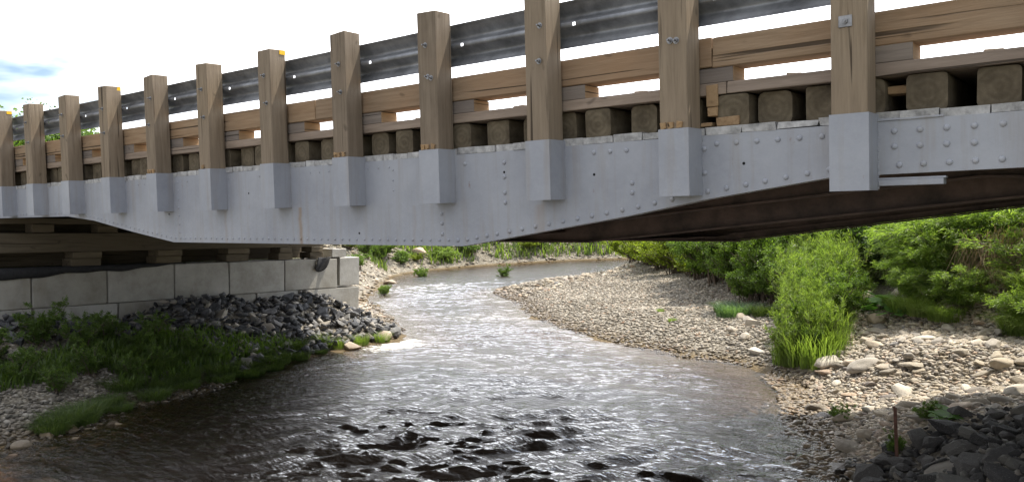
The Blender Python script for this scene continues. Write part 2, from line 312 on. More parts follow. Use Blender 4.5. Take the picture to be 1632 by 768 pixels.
def axis(segs):
    a = [segs[0][0]]
    for s, e, st in segs:
        n = max(1, round((e-s)/st)); a += list(np.linspace(s, e, n+1)[1:])
    return np.array(a)
def grid_mesh(name, xs, ys, zf, m, smooth=True):
    X, Y = np.meshgrid(xs, ys); Z = zf(X, Y); nx, ny = len(xs), len(ys)
    i = np.arange(ny*nx).reshape(ny, nx); Q = np.stack([i[:-1, :-1], i[:-1, 1:], i[1:, 1:], i[1:, :-1]], -1).reshape(-1, 4)
    return mesh_np(name, np.stack([X, Y, Z], -1).reshape(-1, 3), Q, m, smooth), X, Y, Z
# ground material
def ground_mat():
    m, t, p = mat('river_bank_ground'); w = N(t, 'ShaderNodeNewGeometry').outputs['Position']
    at = N(t, 'ShaderNodeAttribute', attribute_name='veg'); sx = N(t, 'ShaderNodeSeparateXYZ'); t.links.new(w, sx.inputs[0])
    vo = N(t, 'ShaderNodeTexVoronoi'); vo.inputs['Scale'].default_value = 24; t.links.new(w, vo.inputs['Vector'])
    sp = N(t, 'ShaderNodeSeparateColor'); t.links.new(vo.outputs['Color'], sp.inputs[0])
    g = ramp(t, sp.outputs[0], [(0, (.13, .115, .095)), (.4, (.26, .235, .19)), (.75, (.38, .345, .285)), (1, (.20, .19, .175))])
    g = mixc(t, ramp(t, vo.outputs['Distance'], [(.3, 0), (.6, .75)]), g, (.11, .095, .07))
    n1 = noise(t, w, 1.3, 6); n2 = noise(t, w, 14, 5, .7)
    soil = ramp(t, n2, [(.3, (.05, .055, .022)), (.55, (.09, .105, .035)), (.8, (.16, .13, .08))])
    c = mixc(t, at.outputs['Fac'], g, soil)
    bed = ramp(t, n2, [(.3, (.10, .07, .04)), (.6, (.20, .15, .085)), (.8, (.30, .24, .155))])
    bed = mixc(t, ramp(t, vo.outputs['Distance'], [(.25, 0), (.6, .6)]), bed, (.06, .045, .02))
    wet = N(t, 'ShaderNodeMapRange'); wet.inputs['From Min'].default_value = WZ+.01; wet.inputs['From Max'].default_value = WZ+.07; wet.inputs['To Min'].default_value = 1; wet.inputs['To Max'].default_value = 0
    t.links.new(sx.outputs[2], wet.inputs[0]); c = mixc(t, wet.outputs[0], c, bed)
    t.links.new(c, p.inputs['Base Color']); p.inputs['Roughness'].default_value = .92; p.inputs['Specular IOR Level'].default_value = .2
    bump(t, p, mth(t, 'ADD', mth(t, 'MULTIPLY', vo.outputs['Distance'], -1.0), mth(t, 'MULTIPLY', n2, .4)), .8, .03); return m
gx = axis([(-400, -60, 40), (-60, -14, 3), (-14, -4, .5), (-4, 15, .11), (15, 30, 1), (30, 60, 3), (60, 400, 40)])
gy = axis([(-120, -26, 20), (-26, -6, 1.5), (-6, 15, .12), (15, 32, .5), (32, 70, 3), (70, 500, 40)])
gm, GX, GY, GZ = grid_mesh('ground', gx, gy, height, ground_mat())
dd = sdist(GX, GY); far = np.where(GX > 9, sstep((GZ+1.6)/.25), sstep((GZ+1.25)/.5))*sstep(dd-1); far = np.maximum(far, sstep((np.hypot(GX-3, GY-8)-24)/5)*sstep(dd-.5))
vg = np.clip(far, 0, 1).ravel().astype(np.float32)
a = gm.attributes.new('veg', 'FLOAT', 'POINT'); a.data.foreach_set('value', vg)
tag(link(bpy.data.objects.new('ground', gm)), kind='structure')
# ------------------------------------------------------------------ water
def waves(X, Y):
    d = -sdist(X, Y); Z = np.zeros(X.shape); g = np.random.default_rng(5)
    wx = X+.9*(vnoise(X, Y, .7, 21)-.5)+.28*(vnoise(X, Y, 2.3, 22)-.5); wy = Y+.9*(vnoise(X, Y, .6, 23)-.5)+.28*(vnoise(X, Y, 2.0, 24)-.5)
    for k in range(48):
        lam = .13*(1.042**k); th = g.normal(math.radians(-56), .42); ph = g.uniform(0, 6.28)
        s = np.sin((wx*math.cos(th)+wy*math.sin(th))*2*math.pi/lam+ph); pk = vnoise(X, Y, .5+.6/lam, 60+k)
        Z += (s+.12*(1-2*np.abs(np.sin(((wx*math.cos(th)+wy*math.sin(th))*math.pi/lam+ph)))**.9))*.0031*lam**.42*(.55+.9*pk)
    near = np.exp(-((X-7.8)/4.0)**2-((Y-1.2)/3.2)**2); mid = np.exp(-((X-3.2)/2.2)**2-((Y-7.5)/2.6)**2); far = np.exp(-((X+3.5)/3.0)**2-((Y-11.5)/3.0)**2)
    amp = .24+.95*near+.55*mid+.6*far; calm = np.exp(-((X-3.6)/1.3)**2-((Y-1.6)/2.2)**2); amp *= 1-.7*calm
    amp *= .75+.5*vnoise(X, Y, .8, 77)
    return WZ+Z*amp*1.35*sstep((d+.1)/.7)
def water_mat():
    m, t, p = mat('brown_river_water'); t.nodes.remove(p); o = t.nodes['Material Output']; w = N(t, 'ShaderNodeNewGeometry').outputs['Position']
    dep = N(t, 'ShaderNodeAttribute', attribute_name='depth').outputs['Fac']; fo = N(t, 'ShaderNodeAttribute', attribute_name='foam_glare').outputs['Fac']
    q = N(t, 'ShaderNodeMapping'); q.inputs['Scale'].default_value = (.55, 1.5, 1); q.inputs['Rotation'].default_value = (0, 0, -.62); t.links.new(w, q.inputs[0])
    a = noise(t, q.outputs[0], 9, 5, .6, 1.0); b = noise(t, q.outputs[0], 30, 3, .6, .3)
    bp = N(t, 'ShaderNodeBump'); bp.inputs['Strength'].default_value = .6; bp.inputs['Distance'].default_value = .05
    t.links.new(mth(t, 'ADD', a, mth(t, 'MULTIPLY', b, .22)), bp.inputs['Height'])
    fr = N(t, 'ShaderNodeFresnel'); fr.inputs['IOR'].default_value = 1.46; t.links.new(bp.outputs[0], fr.inputs['Normal'])
    gl = N(t, 'ShaderNodeBsdfGlossy'); gl.inputs['Roughness'].default_value = .10; t.links.new(bp.outputs[0], gl.inputs['Normal'])
    tr = N(t, 'ShaderNodeBsdfTransparent'); t.links.new(ramp(t, dep, [(0, (.95, .92, .85)), (.2, (.55, .40, .24)), (.55, (.22, .13, .06)), (1, (.06, .03, .015))]), tr.inputs[0])
    df = N(t, 'ShaderNodeBsdfDiffuse'); df.inputs[0].default_value = (.10, .076, .055, 1)
    body = N(t, 'ShaderNodeMixShader'); t.links.new(mth(t, 'MULTIPLY', dep, .30), body.inputs[0]); t.links.new(tr.outputs[0], body.inputs[1]); t.links.new(df.outputs[0], body.inputs[2])
    s1 = N(t, 'ShaderNodeMixShader'); t.links.new(fr.outputs[0], s1.inputs[0]); t.links.new(body.outputs[0], s1.inputs[1]); t.links.new(gl.outputs[0], s1.inputs[2])
    fd = N(t, 'ShaderNodeBsdfDiffuse'); fd.inputs[0].default_value = (.78, .76, .72, 1)
    fn = noise(t, q.outputs[0], 6, 7, .75, 1.0); fm = ramp(t, mth(t, 'ADD', fn, mth(t, 'MULTIPLY', fo, .62)), [(.70, 0), (.86, 1)])
    s2 = N(t, 'ShaderNodeMixShader'); t.links.new(fm, s2.inputs[0]); t.links.new(s1.outputs[0], s2.inputs[1]); t.links.new(fd.outputs[0], s2.inputs[2])
    t.links.new(s2.outputs[0], o.inputs[0]); return m
wx_ = axis([(-30, -10, .6), (-10, -3, .12), (-3, 11.9, .05), (11.9, 40, 1)]); wy_ = axis([(-24, -4, .6), (-4, 10, .05), (10, 16, .1), (16, 27, .3), (27, 40, .8)])
wm, WX, WY, WW = grid_mesh('river_water', wx_, wy_, waves, water_mat())
# keep only water cells
hh = height(WX, WY); depth = np.clip((WZ-hh)/.5, 0, 1)
lowd = sdist(WX, WY)
foam_glare = .8*np.exp(-((WX-2.15)/.5)**2-((WY-5.1)/.8)**2)+.42*np.exp(-((WX-1.2)/1.8)**2-((WY-8.4)/1.5)**2)+.40*np.exp(-((WX+4.5)/2.2)**2-((WY-12.5)/2.2)**2)+.25*np.exp(-((WX-5)/1.5)**2-((WY-4.5)/1.0)**2)  # foam of the rapids, plus sun glare painted white at the riprap tip
crest = np.clip((WW-WZ-.035)/.05, 0, 1); foam_glare = foam_glare*(.7+.9*crest)
for nm, arr in (('depth', depth), ('foam_glare', np.clip(foam_glare, 0, 1))):
    a = wm.attributes.new(nm, 'FLOAT', 'POINT'); a.data.foreach_set('value', arr.ravel().astype(np.float32))
bm = bmesh.new(); bm.from_mesh(wm); ld = lowd.ravel(); bm.verts.ensure_lookup_table()
bmesh.ops.delete(bm, geom=[v for v in bm.verts if ld[v.index] > .45+(.6 if abs(v.co.x) > 14 or v.co.y > 16 else 0)], context='VERTS'); bm.to_mesh(wm); bm.free()
tag(link(bpy.data.objects.new('river_water', wm)), kind='structure')
# ------------------------------------------------------------------ the bridge
BR = empty('flatcar_bridge', (0, .186, 0)); tag(BR, 'grey riveted steel girder bridge with timber posts and guardrail spanning the river', 'bridge')
BW = 4.85; X0, X1 = -2.6, 15.4
K = lambda x: 12.128-(12.128-x)*1.042
def sill_profile(dz=0.):
    return [(x if abs(x-X0) < .01 or x == X1 else K(x), z*1.042) for x, z in [(X0, .375), (X0, .03), (-1.2, .005), (1.95, .005), (2.6, -.05), (3.45, -.175), (4.30, -.285), (8.22, -.285), (8.9, -.185), (9.58, -.085), (10.1, .005), (10.82, .105), (11.7, .115), (X1, .115), (X1, .375)]]
SP = sill_profile()
def zbot(x):
    P = SP[1:-1]
    for (a, za), (b, zb) in zip(P, P[1:]):
        if a <= x <= b: return za+(zb-za)*(x-a)/(b-a)
    return .1
def side_sill(y, sgn, m, full):
    b = MB(); b.prism(SP, y-.006, y+.006)
    # bottom and top flange turned inwards
    for (a, za), (c, zc) in zip(SP[1:-2], SP[2:-1]):
        b.prism([(a+.001, za+.001), (c, zc+.001), (c, zc+.013), (a+.001, za+.013)], min(y+sgn*.007, y+sgn*.12), max(y+sgn*.007, y+sgn*.12))
    b.box(X0+.01, X1-.01, min(y+sgn*.007, y+sgn*.12), max(y+sgn*.007, y+sgn*.12), .374, .388)
    return b.build('side_sill', m, BR)
sill = side_sill(0, 1, [MW['paint']], True)
# painted outside, brown inside: inner skin plate
b = MB(); b.prism([(x, z+.014) if z < .2 else (x, z-.016) for x, z in SP], .0075, .010); b.build('inner_web', MW['rust'], sill)
b = MB()
RV = []
def riv(x, z, r=.0165): RV.append((K(x), z if z < .12 and r != .0165 else z*1.03, r))
x = -1.0
while x < 15.2:
    RV.append((x, zbot(x)+.045, .0125 if x < 8 else .0165)); x += (.095 if x < 8.3 else .118)*random.uniform(.97, 1.03)
x = 9.35
while x < 15.2:
    if not (9.66 < x < 10.05): riv(x, .325)
    if x > 11.0 and not (11.58 < x < 11.66): riv(x, .245+random.uniform(-.003, .003))
    x += .118
for x, z in [(8.02, -.05), (8.02, -.12), (8.02, -.2), (8.04, .30), (8.14, .31), (8.26, .31), (8.62, .30), (8.62, .20), (8.62, .09), (8.62, .02), (9.62, .12), (9.62, .06), (10.1, .30), (10.1, .16)]: riv(x, z)
for k in range(7): riv(4.42, .32-k*.085, .011); riv(2.9, .34-k*.06, .009) if k < 6 else None; riv(7.52, .30-k*.08, .009) if k < 3 else None
x = 2.2
while x < 8:
    if int(x*7) % 5 < 3: riv(x, .325, .009)
    x += .12
RV = [q for q in RV if q[0] < 12.6]; RV.sort(key=lambda q: math.hypot(q[0]-CX, 4.6)/q[2])
m = MB(); m.dome((0, 0, 0), (0, -1, 0), 1, .62); rvm = m.mesh('rivet', MW['paint'])
for x, z, r in RV[:100]:
    o = bpy.data.objects.new('rivet', rvm); o.location = (x, -.0062, z); o.scale = (r, r, r); link(o, sill)
for x, z, r in RV[100:]: b.dome((x, -.0062, z), (0, -1, 0), r, r*.62)
b.build('rivets', MW['paint'], sill)['kind'] = 'stuff'
b = MB()
for x, z in [(5.35, .18), (6.9, -.2), (7.72, .21), (8.47, .24), (9.23, .19), (10.26, .21), (3.9, .0), (4.9, .15)]: b.cyl((x, -.0062, z), (0, -1, 0), .009, .0015, 10)
b.build('bolt_holes', MW['hole'], sill)
# plates by the nearest post
for q in ((11.0, 11.31, -.012, .06, .052, .083), (11.0, 11.32, -.006, .05, .0835, .094), (11.0, 11.31, -.014, .10, .392, .402)):
    b = MB(); b.box(*q, bevel=.002); b.build('splice_plate', MW['paint'], sill)
# weld beads beside the sleeves come with the sleeves. inner steel
def inner_beam(name, y, zb, xa, xb, w=.16, kink0=4.0, kink1=9.1, zt=.36):
    pr = [(X0+.1, zt), (X0+.1, .04), (1.9, .04), (kink0, zb), (kink1, zb), (11.4, zb+.27), (12.4, .06), (X1-.1, .06), (X1-.1, zt)]
    m = MB(); m.prism(pr, y-.006, y+.006)
    P = pr[1:-1]
    for (a, za), (c, zc) in zip(P, P[1:]): m.prism([(a, za-.013), (c, zc-.013), (c, zc-.001), (a, za-.001)], y-w/2, y+w/2)
    m.build(name, MW['rust'], BR)
for y in (.95, 1.55): inner_beam('centre_sill', y, -.30, 0, 0, kink1=8.6)
inner_beam('stringer', .52, -.17, 0, 0, .10, kink1=8.5); inner_beam('stringer', 2.05, -.33, 0, 0, .10, kink1=8.9)
inner_beam('floor_beam', 2.55, -.37, 0, 0, kink1=9.15)
for y in (3.6, 4.2): inner_beam('centre_sill', y, -.28, 0, 0, kink1=8.6)
b = MB(); b.prism([(x, z) for x, z in SP], BW-.006, BW+.006); b.build('side_sill', MW['paint'], BR)
for x in (-1.5, .4, 2.3, 4.3, 6.3, 8.3, 9.6, 10.9, 12.6, 14.5):
    z = max(zbot(x)+.03, -.25)
    for ya, yb in ((.125, .94), (1.56, 2.54), (2.56, 3.59), (4.21, BW-.01)):
        m = MB(); m.box(x-.006, x+.006, ya+.01, yb-.01, z+.02, .35); m.box(x-.05, x+.05, ya+.012, yb-.012, z, z+.012); m.build('cross_bearer', MW['rust'], BR)
b = MB()     # diagonal brace under the far beam
b.prism([(8.35, -.335), (8.45, -.335), (9.3, -.30), (9.2, -.30)], 1.7, 2.4); b.build('diagonal_brace', MW['rust'], BR)
# flatcar floor planks, ends painted
b = MB(); x = X0
while x < X1-.2:
    w = random.uniform(.17, .24) if x > 9 else random.uniform(.12, .2)
    rough = .012 if 9.9 < x < 11.0 else .003
    b.box(x+.003, x+w-.003, -.008+random.uniform(-.006, .010), BW, .392, .437+random.uniform(-.004, .006), jit=rough*.6, mat=0); x += w
b.build('floor_planks', MW['flaky'], BR)
# ties
tm = []
for k in range(5):
    m = MB(); bb = bmesh.new(); bmesh.ops.create_cube(bb, size=1)
    hh_ = [.095, .1, .102, .092, .097][k]
    for v in bb.verts: v.co = Vector((v.co.x*2*hh_, v.co.y*(BW-.06), v.co.z*.19))
    bmesh.ops.bevel(bb, geom=[e for e in bb.edges if abs(e.verts[0].co.y-e.verts[1].co.y) > 1], offset=[.02, .035, .012, .03, .022][k], segments=2, profile=.5, affect='EDGES')
    bmesh.ops.subdivide_edges(bb, edges=[e for e in bb.edges if e.verts[0].co.y < -2 and e.verts[1].co.y < -2], cuts=2)
    for v in bb.verts:
        if v.co.y < -2.5: v.co += Vector((random.uniform(-.004, .004), random.uniform(-.012, .014), random.uniform(-.004, .004)))
    m._merge(bb, 0); tm.append(m.mesh('tie', MW['tie']))
TIE = [10.19, 10.42, 10.70, 10.93, 11.225, 11.545, 11.87]
x = 9.86
while x > X0+.2: TIE.append(x); x -= random.uniform(.27, .34)
x = 12.2
while x < X1-.1: TIE.append(x); x += .33
for k, x in enumerate(TIE):
    o = bpy.data.objects.new('tie', tm[k % 5]); o.location = (x, BW/2+.02+random.uniform(-.035, .03), .5255+random.uniform(-.002, .002)); o.rotation_euler = (random.uniform(-.0006, .0006), random.uniform(-.02, .02), random.uniform(-.004, .004)); link(o, BR)
# deck: edge boards and deck planks
def board(xa, xb, y0=.012, y1=.44, z0=.628, z1=.697):
    m = MB(); m.box(xa, xb, y0, y1, z0, z1, jit=.002, bevel=.004); m.build('edge_board', MW['board'], BR)
for xa, xb in ((X0, 1.9), (1.905, 5.6), (5.605, 10.15), (10.155, X1)): board(xa, xb); 
for xa, xb in ((X0, 4.0), (4.005, 9.0), (9.005, X1)): board(xa, xb, BW-.44, BW-.19)
b = MB(); y = .445
while y < BW-.5: b.box(X0, X1, y, y+.235, .63, .69); y += .24
b.build('deck_planks', MW['board'], BR)
b = MB(); b.box(X0, 1.0, BW+.02, BW+1.1, .44, .70); b.box(X0, 1.0, BW+.9, BW+1.1, .701, .97, bevel=.006); b.box(X0, 1.0, BW+.02, BW+.2, .08, .435); b.build('shadow_wing', MW['board'], BR)  # unseen deck extension added so the bridge shadow reaches further along the wall
# curb timbers on blocks
for side in (0, 1):
    for xa, xb in ((X0, 2.55), (2.56, 6.35), (6.36, 10.06), (10.065, X1)):
        m = MB(); y0, y1 = (.012, .20) if side == 0 else (BW-.20, BW-.012)
        m.box(xa, xb, y0, y1, .792, .972, jit=.004, bevel=.006); m.build('curb_timber', MW['curb'], BR)
POSTX = [0.02, 1.0, 2.0, 3.0, 4.0, 5.0, 6.0, 7.0, 8.0, 9.0, 10.0, 11.0, 12.0, 13.0, 14.0]
sb = MB(); sb.box(0, .30, .016, .20, .699, .79, bevel=.004)
for f in sb.bm.faces:
    if f.normal.x > .9: f.material_index = 1
sbm = sb.mesh('scupper_block', [MW['block'], MW['fresh']])
for x in POSTX:
    for y, fl in ((0, 1), (BW, -1)):
        o = bpy.data.objects.new('scupper_block', sbm); o.location = (x-.13 if fl > 0 else x+.03, y-(.002 if fl > 0 else 0), 0); o.rotation_euler = (0, 0, 0 if fl > 0 else math.pi); o.scale = (random.uniform(.95, 1.1), 1, 1); link(o, BR)
# loose packing blocks by the second post from the right
for (xa, xb, y0, y1, z0, z1) in ((10.03, 10.10, .0, .02, .56, .69), (10.035, 10.095, .003, .03, .50, .555), (10.09, 10.23, .0, .12, .44, .49), (9.99, 10.06, .0, .12, .44, .468), (11.0, 11.12, .10, .2, .54, .58)):
    m = MB(); m.box(xa, xb, y0, y1, z0, z1, jit=.004, bevel=.003); m.build('packing_block', MW['fresh'], BR)
# posts
PH = {0: 1.43, 1: 1.43, 2: 1.435, 3: 1.44, 4: 1.44, 5: 1.44, 6: 1.445, 7: 1.45, 8: 1.445, 9: 1.46}
def post_mesh(k):
    b = bmesh.new(); bmesh.ops.create_cube(b, size=1)
    for v in b.verts: v.co = Vector((v.co.x*.182-.1, v.co.y*.17+.094, .045+(v.co.z+.5)*1.395))
    top = [v for v in b.verts if v.co.z > 1.3]
    for v in top: v.co.x += random.uniform(-.006, .006); v.co.y += random.uniform(-.004, .002); v.co.z += random.uniform(-.006, .012)
    bmesh.ops.bevel(b, geom=b.edges[:], offset=.005, segments=1, affect='EDGES')
    me = bpy.data.meshes.new('post'); b.to_mesh(me); b.free(); me.materials.append(MW['post']); return me
pm = [post_mesh(k) for k in range(5)]
def sleeve_mesh(dz):
    m = MB(); zt, zb = .43, .03; t_ = .006
    m.box(-.199, -.001, -.001, .005, zb, zt); m.box(-.007, -.001, .0055, .186, zb, zt); m.box(-.199, -.193, .0055, .186, zb, zt); m.box(-.192, -.008, .006, .185, zb+.002, zb+.008)
    return m.mesh('steel_sleeve', MW['paint'])
slm = sleeve_mesh(0)
m = MB()
for k in range(40): m.dome((.001+random.uniform(-.001, .001), .181, .04+k*.0098), (.3, -1, 0), .0048, .0048)
weldm = m.mesh('weld_bead', MW['paint'])
m = MB(); m.cyl((0, 0, 0), (0, -1, 0), .020, .004, 16); m.cyl((0, -.004, 0), (0, -1, 0), .013, .011, 6); m.cyl((0, -.015, 0), (0, -1, 0), .0065, .022, 8); boltm = m.mesh('bolt', MW['bolt'])
m = MB(); m.box(-.034, .034, -.006, 0, -.03, .03, bevel=.002); m.cyl((0, -.006, 0), (0, -1, 0), .014, .012, 6); m.cyl((0, -.018, 0), (0, -1, 0), .007, .008, 8); platem = m.mesh('bolt_plate', MW['bolt'])
m = MB(); m.box(0, .003, -.032, .032, -.018, .018); reflm = m.mesh('reflector', MW['yellow'])
m = MB(); m.box(-.017, .017, -.006, .010, 0, .04, jit=.005); chipm = m.mesh('wood_chip', MW['fresh'])
for side in (0, 1):
    for k, x in enumerate(POSTX):
        g = bpy.data.objects.new('rail_post', pm[k % 5]); g.location = (x, 0 if side == 0 else BW, 0); link(g, BR)
        if side: g.rotation_euler = (0, 0, math.pi); g.location.x -= .2
        if side == 0: g.rotation_euler.z = random.uniform(-.012, .012)
        def put(nm, me, loc, rot=(0, 0, 0)):
            o = bpy.data.objects.new(nm, me); o.location = loc; o.rotation_euler = rot; return link(o, g)
        # posts start below the sleeve top and stand .2 m proud of the sill
        put('steel_sleeve', slm, (0, 0, 0)); 
        if side == 0:
            put('weld_bead', weldm, (0, 0, 0))
            if k in (10, 11, 12): put('bolt', platem if k != 10 else boltm, (-.115, .008, .905 if k == 11 else .95)); 
            else: put('bolt', boltm, (-.10+random.uniform(-.02, .03), .009, .94+random.uniform(-.03, .03)))
            if k == 10: put('bolt', boltm, (-.075, .009, .945))
            if k == 8: put('bolt', boltm, (-.06, .009, .955))
            put('bolt', boltm, (-.09+random.uniform(-.03, .03), .009, 1.20+random.uniform(-.02, .02)))
            if k in (0, 3, 6): put('reflector', reflm, (-.008, .145, 1.418))
            if k in (4, 5, 7, 8, 10): [put('wood_chip', chipm, (xx, .004, .43), (0, random.uniform(-.2, .2), 0)) for xx in ((-.16, -.115, -.06) if k != 5 else (-.12,))]
# shift: the posts stand outside the sill
for o in BR.children:
    if o.name.startswith('rail_post'): o.location.y += (-.186 if o.location.y < 1 else .186)
# guardrail
def wbeam(y, sgn, z0=1.045):
    prof = [(0.083, 0.0), (.060, .010), (.052, .022), (.018, .066), (.004, .078), (.004, .098), (.022, .112), (.070, .136), (.083, .145), (.083, .167), (.070, .176), (.022, .200), (.004, .214), (.004, .234), (.018, .246), (.052, .290), (.060, .302), (.083, .312)]
    # dense along x so the sheet carries small dents
    slots = [p+dx for p in POSTX for dx in (.09,)]; xs = np.array(sorted(list(np.linspace(X0, X1, 180))+[q+e for q in slots for e in (-.012, .012)])); V = []; Fc = []; n = len(prof)
    for i, x in enumerate(xs):
        for (d, h) in prof: V.append((x, y+sgn*(.083-d+.0)+.002*math.sin(x*3.1+h*9), z0+h+.003*math.sin(x*1.7)))
    for i in range(len(xs)-1):
        for j in range(n-1):
            if j == 8 and any(abs((xs[i]+xs[i+1])/2-q) < .012 for q in slots): continue
            Fc.append((i*n+j, (i+1)*n+j, (i+1)*n+j+1, i*n+j+1))
    me = mesh_np('guardrail', V, Fc, MW['rail']); o = link(bpy.data.objects.new('guardrail', me), BR)
    s = o.modifiers.new('s', 'SOLIDIFY'); s.thickness = .003; s.offset = 0; return o
gr = wbeam(.006, 1); wbeam(BW-.006, -1)
m = MB()   # slotted bolt holes, seen bright against the sky, on the back of the rail
BR['note'] = 0; del BR['note']
# ------------------------------------------------------------------ left abutment: concrete blocks, cribbing, fabric
def oriented(o, x, y, z, rz, rx): o.location = (x, y, z); o.rotation_euler = (rx, 0, rz)
RX = -math.radians(2.2); RZ = -math.radians(2.0)
def wall_pt(y, z, x=0.):   # wall frame -> world, z measured at y=.5
    return (-.5+.035*(y-3)+x, y, z-.038*(y-.5))
def cblock(ly, h, dx, label, y, ztop, group=None, notch=False, key=False):
    t_ = empty('concrete_block', wall_pt(y+ly/2, ztop-h)); t_.rotation_euler = (RX, 0, RZ)
    m = MB(); bb = bmesh.new(); bmesh.ops.create_cube(bb, size=1)
    for v in bb.verts: v.co = Vector((-dx/2+v.co.x*dx, v.co.y*(ly-.007), h/2+v.co.z*(h-.006)))
    bmesh.ops.bevel(bb, geom=bb.edges[:], offset=.014, segments=2, profile=.5, affect='EDGES'); bmesh.ops.subdivide_edges(bb, edges=bb.edges[:], cuts=1)
    for v in bb.verts: v.co += Vector([random.uniform(-.0035, .0035) for _ in range(3)])
    m._merge(bb, 0)
    if notch:   # vertical key on the end face and a lifting notch underneath
        m.prism([(-dx*.30, .03), (-dx*.70, .03), (-dx*.64, h-.03), (-dx*.36, h-.03)], -ly/2-.05, -ly/2+.006)
    o = m.build('block_body', MW['conc'], t_)
    lm = MB(); lm.cyl((-dx/2, 0, h-.004), (0, 0, 1), .03, .012, 10); lm.build('lifting_eye', MW['bolt'], t_)
    tag(t_, label, 'concrete block', group); return t_
G = 'concrete blocks of the bridge abutment wall'
top = [(-2.7, 1.07, 'grey concrete block of the upper course, left of the picture edge behind the weeds'), (-1.62, 1.08, 'grey concrete block of the upper course under the far left end post'),
       (-.53, 1.06, 'leftmost concrete block in view on the upper course under black fabric'), (.54, 1.06, 'second concrete block from the left on the upper course, above low weeds'),
       (1.61, 1.07, 'third concrete block from the left on the upper course, with lighter damp stain'), (2.69, .98, 'fourth concrete block from the left on the upper course, above slate riprap'),
       (3.68, 1.12, 'fifth concrete block from the left on the upper course, evenly shaded grey'), (4.81, 1.20, 'sunlit concrete block at right end of the upper course with fabric flap hanging over it')]
for y, ly, lb in top: cblock(ly, .575, .6, lb, y, -.735, G)
low = [(-1.9, 1.2, 'buried concrete block of the lower course at far left behind riprap'), (-.68, 1.2, 'buried lower course concrete block behind dark riprap and weeds'), (.54, 1.2, 'lower course concrete block hidden mostly by the willow weeds'), (1.76, 1.2, 'lower course concrete block just above the darkest riprap'),
       (2.98, 1.2, 'lower course concrete block showing a thin strip above slate riprap'), (4.2, .88, 'lower course concrete block in half shade above the riprap heap'), (5.10, 1.42, 'sunlit rough concrete block at right end of the lower course by the river')]
for y, ly, lb in low: cblock(ly, .575, .68, lb, y, -1.312, G)
e = cblock(.5, .56, .42, 'pale concrete end block with vertical key standing beside the fabric flap', 6.06, -.72, G, True)
e2 = cblock(.36, .17, .4, 'small pale concrete cap block on top of the end of the wall', 5.9, -.545, G)
# cribbing
def timber(name, ya, yb, x0, x1, z0, z1, label, group='crib timbers under the bridge end', mt='crib'):
    m = MB(); m.box(x0, x1, -(yb-ya)/2, (yb-ya)/2, 0, z1-z0, jit=.004, bevel=.006)
    c = wall_pt((ya+yb)/2, z0); o = m.build(name, MW[mt]); o.location = (c[0], c[1], z0-.038*((ya+yb)/2-.5)-.0); o.rotation_euler = (RX, 0, RZ); tag(o, label, 'timber', group); return o
timber('crib_timber', -2.6, 5.75, -.30, -.04, -.50, -.22, 'long brown crib timber lying above the concrete wall, lower of two', )
timber('crib_timber', -2.4, 5.0, -.40, -.12, -.085, .0, 'long brown crib timber directly under the grey girder')
for k, y in enumerate((-1.6, -.35, .62, 1.55, 2.5, 3.6, 4.7)):
    timber('crib_block', y, y+.30, -.34, -.08, -.215, -.09, 'short spacer block between the two long crib timbers', 'short spacer blocks between the crib timbers')
for k, y in enumerate((-2.1, -.35, 1.15, 2.45, 3.7, 4.75, 5.45)):
    timber('crib_block', y, y+.42 if k < 5 else y+.26, -.36, -.03, -.60, -.505, 'short packing block under the lower crib timber', 'packing blocks under the lower crib timber')
for k, y in enumerate((-2.1, -.35, 1.15, 2.45, 3.7, 4.75, 5.45)):
    timber('crib_block', y-.03, y+.40 if k < 5 else y+.28, -.38, -.04, -.728, -.605, 'lower packing block resting on the concrete wall', 'packing blocks resting on the concrete wall')
# solid back wall of stacked timbers behind, keeps daylight out
timber('crib_timber', -2.4, 5.9, -.95, -.62, -.72, -.36, 'dark crib timber at the back of the wall top, lower one')
timber('crib_timber', -2.4, 5.9, -.95, -.65, -.355, .03, 'dark crib timber at the back of the wall top, upper one')
# geotextile
xs = np.linspace(-2.7, 2.9, 90); V = []; Fc = []
for i, y in enumerate(xs):
    hgt = .115*(1-sstep((y-.2)/2.9))+.015+.018*math.sin(y*4.1)+.01*math.sin(y*11)
    for j, (dx, dz) in enumerate(((-.3, .01), (-.03, .012), (.012, 0), (.018, -hgt*.5), (.014+.01*math.sin(y*7), -hgt))):
        p = wall_pt(y, -.735, dx); V.append((p[0], p[1], p[2]+dz+.004))
n = 5
for i in range(len(xs)-1):
    for j in range(n-1): Fc.append((i*n+j, (i+1)*n+j, (i+1)*n+j+1, i*n+j+1))
o = link(bpy.data.objects.new('geotextile_sheet', mesh_np('geotextile_sheet', V, Fc, MW['fabric'], True))); tag(o, 'black fabric sheet draped over the left top edge of the concrete wall', 'fabric sheet')
s = o.modifiers.new('s', 'SOLIDIFY'); s.thickness = .004
V = []; Fc = []; nu, nv = 12, 12
for i in range(nu):
    for j in range(nv):
        u, v = i/(nu-1), j/(nv-1); y = 5.55+.28*u-.10*v*(1-u); z = -.02-.28*v*math.sin(math.pi*min(1, u*.8+.25))
        p = wall_pt(y, -.735, .02+.05*math.sin(u*7+v*3)*v+.03*v); V.append((p[0], p[1], p[2]+.05+z))
for i in range(nu-1):
    for j in range(nv-1): Fc.append((i*nv+j, (i+1)*nv+j, (i+1)*nv+j+1, i*nv+j+1))
o = link(bpy.data.objects.new('fabric_flap', mesh_np('fabric_flap', V, Fc, MW['fabric'], True))); tag(o, 'crumpled black fabric flap hanging over the sunlit end of the wall', 'fabric flap')
s = o.modifiers.new('s', 'SOLIDIFY'); s.thickness = .006
